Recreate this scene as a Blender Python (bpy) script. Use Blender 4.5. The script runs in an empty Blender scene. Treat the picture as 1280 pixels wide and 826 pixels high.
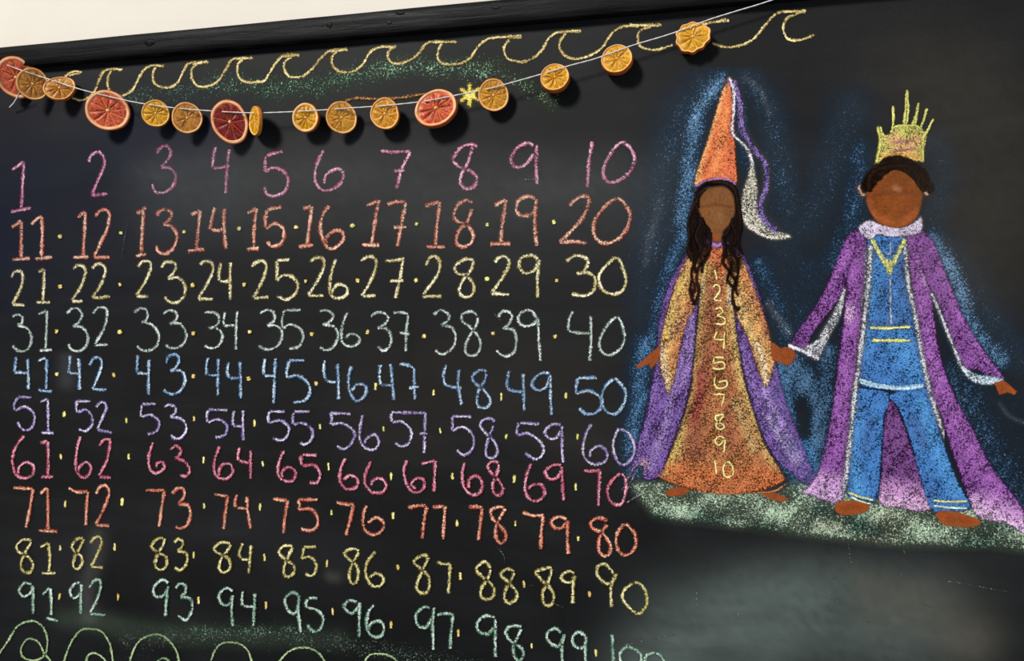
import bpy, bmesh, math, random
import numpy as np
from mathutils import Vector, Matrix, noise as mn

random.seed(7); rng = np.random.default_rng(7)
S = bpy.context.scene
C = S.collection

# ------------------------------------------------------------------ camera
F, D, EYE = 1000.0, 1.4, 1.55          # focal length in px of a 1280 px frame, distance to the board, eye height
yaw = math.pi/2 - math.atan(4200/F); pit = math.atan(-13/F)
cy, sy, cp, sp = math.cos(yaw), math.sin(yaw), math.cos(pit), math.sin(pit)
FW = Vector((-sy*cp, cy*cp, sp)); RT = Vector((cy, sy, 0)); UP = Vector((sy*sp, -cy*sp, cp))
CAM = Vector((0, 0, EYE))
cam = bpy.data.objects.new('camera', bpy.data.cameras.new('camera')); C.objects.link(cam)
cam.matrix_world = Matrix(((RT.x, UP.x, -FW.x, 0), (RT.y, UP.y, -FW.y, 0), (RT.z, UP.z, -FW.z, EYE), (0, 0, 0, 1)))
cam.data.sensor_width = 36; cam.data.lens = 36*F/1280; cam.data.clip_start = .01
S.camera = cam

# ------------------------------------------------------------------ light
w = bpy.data.worlds.new('world'); S.world = w; w.use_nodes = True
w.node_tree.nodes['Background'].inputs[0].default_value = (.80, .88, 1.0, 1)
w.node_tree.nodes['Background'].inputs[1].default_value = .17

def area(name, loc, target, sx, sy_, energy, col):
    l = bpy.data.lights.new(name, 'AREA'); l.shape = 'RECTANGLE'; l.size = sx; l.size_y = sy_
    l.energy = energy; l.color = col
    o = bpy.data.objects.new(name, l); C.objects.link(o); o.location = loc
    o.rotation_euler = (Vector(target)-Vector(loc)).to_track_quat('-Z', 'Y').to_euler()
    return o
area('window_light', (-3.6, -4.4, 6.4), (-.4, D, 1.7), 1.5, 1.5, 700, (1, .965, .915))
area('added_fill_light', (2.6, -2.6, 1.3), (.3, D, 1.2), 1.6, 1.4, 48, (.93, .97, 1.0))  # unseen fill, added to brighten the right side of the board
S.view_settings.view_transform = 'Standard'; S.view_settings.look = 'None'
S.view_settings.exposure = 0; S.view_settings.gamma = 1
S.cycles.transparent_max_bounces = 32

# ------------------------------------------------------------------ helpers
def ray(x, y): return FW + RT*((x-640)/F) + UP*((413-y)/F)
def P(x, y, d=0.0):
    """point in front of the board's plane by d metres"""
    v = ray(x, y); return CAM + v*((D-d)/v.y)
def Pn(X, Y, d):
    a = (X-640)/F; b = (413-Y)/F
    vx = FW.x+a*RT.x+b*UP.x; vy = FW.y+a*RT.y+b*UP.y; vz = FW.z+a*RT.z+b*UP.z
    t = (D-d)/vy
    return np.stack([vx*t, np.broadcast_to(D-np.asarray(d), np.shape(vx)), EYE+vz*t], -1)
def lin(c):
    return tuple(((v/255)/12.92 if v/255 <= .04045 else ((v/255+.055)/1.055)**2.4) for v in c)
def tag(o, label=None, cat=None, group=None, kind=None):
    for k, v in (('label', label), ('category', cat), ('group', group), ('kind', kind)):
        if v: o[k] = v
    return o
def link(name, me, parent=None, mat=None):
    o = bpy.data.objects.new(name, me); C.objects.link(o)
    if mat: me.materials.append(mat)
    if parent: o.parent = parent
    return o
def mesh(name, vs, fs, smooth=False):
    me = bpy.data.meshes.new(name)
    me.from_pydata([tuple(v) for v in vs], [], [tuple(f) for f in fs]); me.update()
    if smooth: me.polygons.foreach_set('use_smooth', [True]*len(me.polygons))
    return me

# ------------------------------------------------------------------ materials
def newmat(name):
    m = bpy.data.materials.new(name); m.use_nodes = True
    nt = m.node_tree; return m, nt, nt.nodes['Principled BSDF']
def N(nt, t, **kw):
    n = nt.nodes.new(t)
    for k, v in kw.items():
        if k in n.inputs: n.inputs[k].default_value = v
        else: setattr(n, k, v)
    return n
def math_(nt, op, a, b=None, clamp=False):
    n = nt.nodes.new('ShaderNodeMath'); n.operation = op; n.use_clamp = clamp
    for i, v in enumerate((a, b)):
        if v is None: continue
        if isinstance(v, (int, float)): n.inputs[i].default_value = v
        else: nt.links.new(v, n.inputs[i])
    return n.outputs[0]
def mixc(nt, fac, a, b, mode='MIX'):
    n = nt.nodes.new('ShaderNodeMix'); n.data_type = 'RGBA'; n.blend_type = mode
    for i, v in ((0, fac), (6, a), (7, b)):
        if isinstance(v, (int, float)): n.inputs[i].default_value = v
        elif isinstance(v, tuple): n.inputs[i].default_value = (*v, 1) if len(v) == 3 else v
        else: nt.links.new(v, n.inputs[i])
    return n.outputs[2]
def ramp(nt, fac, stops):
    n = nt.nodes.new('ShaderNodeValToRGB'); nt.links.new(fac, n.inputs[0])
    while len(n.color_ramp.elements) < len(stops): n.color_ramp.elements.new(.5)
    for e, (p, c) in zip(n.color_ramp.elements, stops):
        e.position = p; e.color = (*c, 1) if isinstance(c, tuple) else (c, c, c, 1)
    return n.outputs[0]

def noise_out(nt, co, scale, detail=2, rough=.55, dist=0, stretch=None):
    if stretch:
        mp = nt.nodes.new('ShaderNodeMapping'); mp.inputs['Scale'].default_value = stretch
        nt.links.new(co, mp.inputs[0]); co = mp.outputs[0]
    n = N(nt, 'ShaderNodeTexNoise', Scale=scale, Detail=detail, Roughness=rough, Distortion=dist)
    nt.links.new(co, n.inputs['Vector']); return n.outputs[0]

def chalk_material(name, scale, hard, film, gap=.3, hi=.08, rubbed=False):
    """chalk caught on the tooth of the board: pale grains over a thin rubbed-in film, bare board between"""
    m, nt, b = newmat(name)
    co = nt.nodes.new('ShaderNodeTexCoord').outputs['Object']
    col = N(nt, 'ShaderNodeAttribute', attribute_name='chalk_colour').outputs['Color']
    den = N(nt, 'ShaderNodeAttribute', attribute_name='chalk_cover').outputs['Fac']
    n = noise_out(nt, co, scale, 2, .6, .9)
    n = math_(nt, 'MULTIPLY', math_(nt, 'SUBTRACT', n, .3), 2.5)
    if rubbed:
        a = math_(nt, 'MULTIPLY', den, math_(nt, 'ADD', math_(nt, 'MULTIPLY', n, .25), .8), True)
        v = ramp(nt, noise_out(nt, co, 300, 3, .7), [(.3, .78), (.7, 1.15)])
        c = mixc(nt, 1.0, col, v, 'MULTIPLY')
    else:
        g = math_(nt, 'SUBTRACT', math_(nt, 'SUBTRACT', math_(nt, 'MULTIPLY', den, 1.25), .2), n)
        g = math_(nt, 'MULTIPLY', g, hard, True)
        a = math_(nt, 'MAXIMUM', g, math_(nt, 'MULTIPLY', den, film, True))
        big = ramp(nt, noise_out(nt, co, scale*.22, 3, .6), [(.3, .98), (.7, 1.38)])
        lit = mixc(nt, 1.0, mixc(nt, hi, col, (1, 1, 1)), big, 'MULTIPLY')
        c = mixc(nt, g, mixc(nt, 1.0, col, (gap, gap, gap), 'MULTIPLY'), lit)
        n2 = ramp(nt, noise_out(nt, co, scale*1.5, 2, .6), [(.36, .68), (.62, 1.42)])
        c = mixc(nt, 1.0, c, n2, 'MULTIPLY')
    nt.links.new(c, b.inputs['Base Color'])
    nt.links.new(a, b.inputs['Alpha'])
    b.inputs['Roughness'].default_value = 1; b.inputs['Specular IOR Level'].default_value = .02
    return m
M_LINE = chalk_material('chalk_stroke', 430, 2.6, .45, .28, .07)
M_FILL = chalk_material('chalk_hatching', 380, 2.8, .84, .20, .05)
M_HALO = chalk_material('chalk_loose_grain', 390, 2.4, .58, .32, .06)
M_SPECK = chalk_material('chalk_speckle', 300, 3.0, .22, .22, .1)
M_RUB = chalk_material('chalk_rubbed', 260, 3, .3, rubbed=True)
m, nt, b = newmat('sheen_and_chalk_film'); M_SHEEN_WIPE = m  # film for painted board sheen as well as wiped chalk
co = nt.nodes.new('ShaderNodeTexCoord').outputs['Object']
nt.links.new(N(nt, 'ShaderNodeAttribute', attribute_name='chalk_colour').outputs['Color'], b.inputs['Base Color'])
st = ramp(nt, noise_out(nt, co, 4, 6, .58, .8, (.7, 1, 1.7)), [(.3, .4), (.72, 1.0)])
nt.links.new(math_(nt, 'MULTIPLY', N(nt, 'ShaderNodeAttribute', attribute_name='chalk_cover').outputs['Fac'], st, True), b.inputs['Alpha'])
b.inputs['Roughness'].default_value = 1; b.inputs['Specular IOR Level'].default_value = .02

# blackboard paint: near black, with wiped chalk dust left on it
m, nt, b = newmat('blackboard_paint'); M_BOARD = m
co = nt.nodes.new('ShaderNodeTexCoord').outputs['Object']
dust = noise_out(nt, co, 2.2, 4, .55, 1.2, (1, 1, 1.8))
dust = ramp(nt, dust, [(.36, 0.0), (.66, 1.0)])
wipe = noise_out(nt, co, 5, 5, .6, .5, (.7, 1, 5))
wipe = ramp(nt, wipe, [(.35, .35), (.7, 1.0)])
fine = noise_out(nt, co, 240, 2, .6)
fine = ramp(nt, fine, [(.3, .8), (.7, 1.25)])
base = mixc(nt, math_(nt, 'MULTIPLY', dust, wipe), lin((11, 11, 13)), lin((28, 29, 30)))
sep = nt.nodes.new('ShaderNodeSeparateXYZ'); nt.links.new(co, sep.inputs[0])
nt.links.new(mixc(nt, 1.0, base, fine, 'MULTIPLY'), b.inputs['Base Color'])
b.inputs['Roughness'].default_value = .6; b.inputs['Specular IOR Level'].default_value = .22
bp = N(nt, 'ShaderNodeBump', Strength=.12, Distance=.0006); nt.links.new(noise_out(nt, co, 500, 2), bp.inputs['Height'])
nt.links.new(bp.outputs[0], b.inputs['Normal'])

m, nt, b = newmat('cream_wall_paint'); M_WALL = m
co = nt.nodes.new('ShaderNodeTexCoord').outputs['Object']
g = ramp(nt, noise_out(nt, co, 3, 4, .6, .4), [(.3, lin((226, 219, 206))), (.7, lin((233, 227, 215)))])
nt.links.new(g, b.inputs['Base Color']); b.inputs['Roughness'].default_value = .8
bp = N(nt, 'ShaderNodeBump', Strength=.25, Distance=.002); nt.links.new(noise_out(nt, co, 14, 5, .6, .3, (.35, 1, 1.6)), bp.inputs['Height'])
nt.links.new(bp.outputs[0], b.inputs['Normal'])

m, nt, b = newmat('black_painted_wood'); M_RAIL = m
co = nt.nodes.new('ShaderNodeTexCoord').outputs['Object']
gr = noise_out(nt, co, 26, 6, .65, 1.5, (.16, 1, 3.2))
nt.links.new(ramp(nt, gr, [(.3, lin((9, 9, 11))), (.75, lin((22, 22, 24)))]), b.inputs['Base Color'])
nt.links.new(ramp(nt, gr, [(.3, .34), (.7, .55)]), b.inputs['Roughness'])
b.inputs['Specular IOR Level'].default_value = .09
bp = N(nt, 'ShaderNodeBump', Strength=.6, Distance=.0016); nt.links.new(gr, bp.inputs['Height'])
nt.links.new(bp.outputs[0], b.inputs['Normal'])

def simple(name, c1, c2, scale, rough, bump=0, sub=0, spec=.4, stretch=None, detail=3):
    m, nt, b = newmat(name)
    co = nt.nodes.new('ShaderNodeTexCoord').outputs['Object']
    n = noise_out(nt, co, scale, detail, .6, .4, stretch)
    nt.links.new(ramp(nt, n, [(.32, lin(c1)), (.68, lin(c2))]), b.inputs['Base Color'])
    b.inputs['Roughness'].default_value = rough; b.inputs['Specular IOR Level'].default_value = spec
    if sub:
        b.inputs['Subsurface Weight'].default_value = sub
        b.inputs['Subsurface Radius'].default_value = (.004, .002, .001); b.inputs['Subsurface Scale'].default_value = 1
    if bump:
        bp = N(nt, 'ShaderNodeBump', Strength=bump, Distance=.001); nt.links.new(n, bp.inputs['Height'])
        nt.links.new(bp.outputs[0], b.inputs['Normal'])
    return m
M_STRING = simple('white_twine', (196, 192, 186), (240, 238, 232), 900, .85, .6)
M_RIND = {'orange': simple('orange_rind', (170, 72, 14), (222, 122, 28), 160, .5, .7),
          'gold': simple('golden_rind', (186, 100, 14), (232, 150, 34), 160, .5, .7),
          'red': simple('red_orange_rind', (176, 60, 20), (228, 108, 40), 160, .5, .7)}
M_PITH = {'orange': simple('dried_pith', (236, 172, 100), (253, 216, 152), 90, .75, .3, 0, .2),
          'gold': simple('dried_pale_pith', (226, 164, 72), (248, 208, 122), 90, .75, .3, 0, .2),
          'red': simple('dried_peach_pith', (242, 168, 112), (254, 210, 164), 90, .75, .3, 0, .2)}
M_FLESH = {'amber': simple('amber_flesh', (156, 84, 8), (240, 174, 46), 230, .35, 1.0, 0, .35),
           'yellow': simple('yellow_flesh', (176, 108, 8), (240, 182, 38), 230, .35, 1.0, 0, .35),
           'brown': simple('brown_amber_flesh', (140, 76, 18), (222, 152, 56), 230, .35, 1.0, 0, .35),
           'blood': simple('blood_red_flesh', (150, 38, 22), (234, 112, 70), 230, .35, 1.0, 0, .35),
           'dark': simple('dark_red_flesh', (54, 6, 6), (160, 32, 18), 230, .35, 1.0, 0, .35)}
M_MEM = {'amber': simple('amber_membrane', (216, 146, 56), (240, 184, 92), 120, .7, .3, 0, .2),
         'yellow': simple('yellow_membrane', (226, 164, 56), (246, 202, 96), 120, .7, .3, 0, .2),
         'brown': simple('brown_membrane', (192, 126, 62), (222, 160, 92), 120, .7, .3, 0, .2),
         'blood': simple('peach_membrane', (226, 112, 62), (242, 150, 92), 120, .7, .3, 0, .2),
         'dark': simple('rust_membrane', (176, 66, 36), (214, 104, 60), 120, .7, .3, 0, .2)}
M_CORE = simple('pale_core', (232, 164, 80), (250, 210, 140), 200, .6, .4)

# ------------------------------------------------------------------ setting
def box(name, x0, x1, y0, y1, z0, z1, mat, parent=None, bev=0):
    bm = bmesh.new(); bmesh.ops.create_cube(bm, size=1)
    for v in bm.verts: v.co = Vector(((x0+x1)/2+v.co.x*(x1-x0), (y0+y1)/2+v.co.y*(y1-y0), (z0+z1)/2+v.co.z*(z1-z0)))
    if bev: bmesh.ops.bevel(bm, geom=bm.edges[:], offset=bev, segments=2, affect='EDGES')
    me = bpy.data.meshes.new(name); bm.to_mesh(me); bm.free()
    return link(name, me, parent, mat)
wall = tag(box('wall_back', -3.2, 2.2, D+.018, D+.15, 0, 3.0, M_WALL), kind='structure')

board = box('blackboard', -2.4, 1.5, D, D+.018, .55, EYE+.535, M_BOARD)
tag(board, 'large black chalkboard on the wall covered in coloured chalk numbers and two figures', 'blackboard')

# top rail of the frame: long, slightly uneven painted board with rounded edges
def rail():
    nx = 240; x0, x1 = -2.42, 1.52; z0, z1 = EYE+.5255, EYE+.5685; t = .019
    prof = [(0, z0), (-t+.002, z0), (-t, z0+.0022), (-t, (z0*2+z1)/3), (-t, (z0+2*z1)/3), (-t, z1-.003), (-t+.003, z1), (0, z1)]
    vs, fs = [], []
    for i in range(nx+1):
        x = x0+(x1-x0)*i/nx
        for k, (yy, zz) in enumerate(prof):
            n = mn.noise(Vector((x*9, k*.6, 3)))*.0011+mn.noise(Vector((x*40, k*.6, 9)))*.0005
            vs.append((x, D+yy+(n if k not in (0, 7) else 0), zz+n*(.8 if k > 4 else .5)))
    K = len(prof)
    for i in range(nx):
        for k in range(K-1):
            a = i*K+k; fs.append((a, a+K, a+K+1, a+1))
    fs.append(tuple(range(K))); fs.append(tuple(nx*K+k for k in range(K))[::-1])
    o = link('chalkboard_rail', mesh('chalkboard_rail', vs, fs, True), board, M_RAIL)
    tag(o, 'glossy black painted wooden rail')
    for (px, py, r, s) in [(187, 53, .0085, 1.3), (412, 31, .006, 1), (500, 16, .004, 2.2), (620, 9, .004, 2), (486, 28, .0035, 1.5)]:
        c = P(px, py, .0195); bm = bmesh.new(); bmesh.ops.create_icosphere(bm, subdivisions=3, radius=r)
        for v in bm.verts:
            q = 1+.35*mn.noise(v.co*260)
            v.co = Vector((v.co.x*s*q, v.co.y*.14*q, v.co.z*.8*q))+c
        me = bpy.data.meshes.new('wood_knot'); bm.to_mesh(me); bm.free()
        me.polygons.foreach_set('use_smooth', [True]*len(me.polygons))
        k = link('wood_knot', me, o, M_RAIL)
    # thin painted caulk bead along the top edge of the rail
    vs, fs = [], []
    for i in range(201):
        x = -2.4+3.9*i/200; h = z1+.0012+.0016*mn.noise(Vector((x*5, 1, 1)))
        for (yy, zz) in ((-.012, z1-.002), (-.0135, h), (-.006, h+.0015), (-.001, h)): vs.append((x, D+yy, zz))
    for i in range(200):
        for k in range(3): a = i*4+k; fs.append((a, a+4, a+5, a+1))
    link('caulk_bead', mesh('caulk_bead', vs, fs, True), o, M_RAIL)
rail()

# ------------------------------------------------------------------ chalk
_layer = [0]
def layer(step=.00003):
    _layer[0] += 1; return .0004 + (_layer[0] % 120)*step
def chalk_mesh(name, verts, faces, col, den, mat, parent=None):
    me = bpy.data.meshes.new(name)
    me.vertices.add(len(verts)); me.vertices.foreach_set('co', np.asarray(verts, dtype=np.float32).ravel())
    faces = np.asarray(faces, dtype=np.int32)
    me.loops.add(faces.size); me.loops.foreach_set('vertex_index', faces.ravel())
    me.polygons.add(len(faces)); me.polygons.foreach_set('loop_start', np.arange(0, faces.size, 4, dtype=np.int32))
    me.update(calc_edges=True)
    a = me.attributes.new('chalk_colour', 'FLOAT_COLOR', 'POINT')
    c4 = np.ones((len(verts), 4), dtype=np.float32); c4[:, :3] = col
    a.data.foreach_set('color', c4.ravel())
    d = me.attributes.new('chalk_cover', 'FLOAT', 'POINT'); d.data.foreach_set('value', np.asarray(den, dtype=np.float32))
    return link(name, me, parent or board, mat)

def smoothline(pts, step=1.6):
    pts = [np.array(p, float) for p in pts]
    if len(pts) == 2:
        n = max(2, int(np.hypot(*(pts[1]-pts[0]))/step)); t = np.linspace(0, 1, n+1)[:, None]
        return pts[0]*(1-t)+pts[1]*t
    closed = np.hypot(*(pts[0]-pts[-1])) < 1.0
    q = ([pts[-2]]+pts+[pts[1]]) if closed else ([2*pts[0]-pts[1]]+pts+[2*pts[-1]-pts[-2]])
    out = []
    for i in range(1, len(q)-2):
        p0, p1, p2, p3 = q[i-1:i+3]
        n = max(2, int(np.hypot(*(p2-p1))/step))
        for k in range(n):
            t = k/n
            out.append(.5*((2*p1)+(-p0+p2)*t+(2*p0-5*p1+4*p2-p3)*t*t+(-p0+3*p1-3*p2+p3)*t**3))
    out.append(q[-2]); return np.array(out)

US = np.array([-1, -.62, -.25, .25, .62, 1.0])
def ribbon(pts, width, sat, light, dens, lamp, depth, acc):
    L = smoothline(pts); n = len(L)
    T = np.gradient(L, axis=0); T /= np.maximum(np.hypot(T[:, 0], T[:, 1]), 1e-6)[:, None]
    Nn = np.stack([-T[:, 1], T[:, 0]], 1)
    s = np.arange(n); ph = rng.uniform(0, 6.28, 4)
    wv = width/2*(1+.12*np.sin(s*.35+ph[0])+.10*rng.standard_normal(n))
    u0 = .45*np.sin(s*.07+ph[1])+.2*np.sin(s*.23+ph[2])
    am = np.clip(lamp*(1+.45*np.sin(s*.11+ph[3]))+.12*rng.standard_normal(n), 0, 1)
    base = len(acc['v']); K = len(US)
    L = L + rng.standard_normal(L.shape)*.18
    for k, u in enumerate(US):
        pass
    X = L[:, None, :]+Nn[:, None, :]*(US[None, :, None]*wv[:, None, None])
    V = Pn(X[..., 0], X[..., 1], depth)
    mixf = np.exp(-((US[None, :]-u0[:, None])/.42)**2)*am[:, None]
    col = np.array(sat)[None, None]*(1-mixf[..., None])+np.array(light)[None, None]*mixf[..., None]
    edge = np.array([.10, .58, .95, .95, .58, .10])
    dn = edge[None, :]*dens*(1+.10*rng.standard_normal((n, 1)))
    dn[0] *= .45; dn[-1] *= .45
    b0 = sum(len(v) for v in acc['v'])
    acc['v'].append(V.reshape(-1, 3)); acc['c'].append(col.reshape(-1, 3)); acc['d'].append(dn.ravel())
    i = np.arange(n-1)[:, None]*K; k = np.arange(K-1)[None]
    a = (b0+i+k).ravel()
    acc['f'].append(np.stack([a, a+K, a+K+1, a+1], 1))
def new_acc(): return {'v': [], 'c': [], 'd': [], 'f': []}
def finish(name, acc, mat=M_LINE, parent=None):
    return chalk_mesh(name, np.concatenate(acc['v']), np.concatenate(acc['f']), np.concatenate(acc['c']), np.concatenate(acc['d']), mat, parent)
def parse(s, crop):
    ox, oy, k = crop
    return [[(ox+float(a.split(',')[0])/k, oy+float(a.split(',')[1])/k) for a in st.split()] for st in s.split('/') if st.strip()]
def strokes(name, s, crop, width, sat, light, dens=1.0, lamp=.75, mat=M_LINE, parent=None):
    acc = new_acc(); d = layer()
    for j, st in enumerate(parse(s.replace('|', '/'), crop)):
        ribbon(st, width, lin(sat), lin(light), dens, lamp, d+.000004*j, acc)
    return finish(name, acc, mat, parent)

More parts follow.
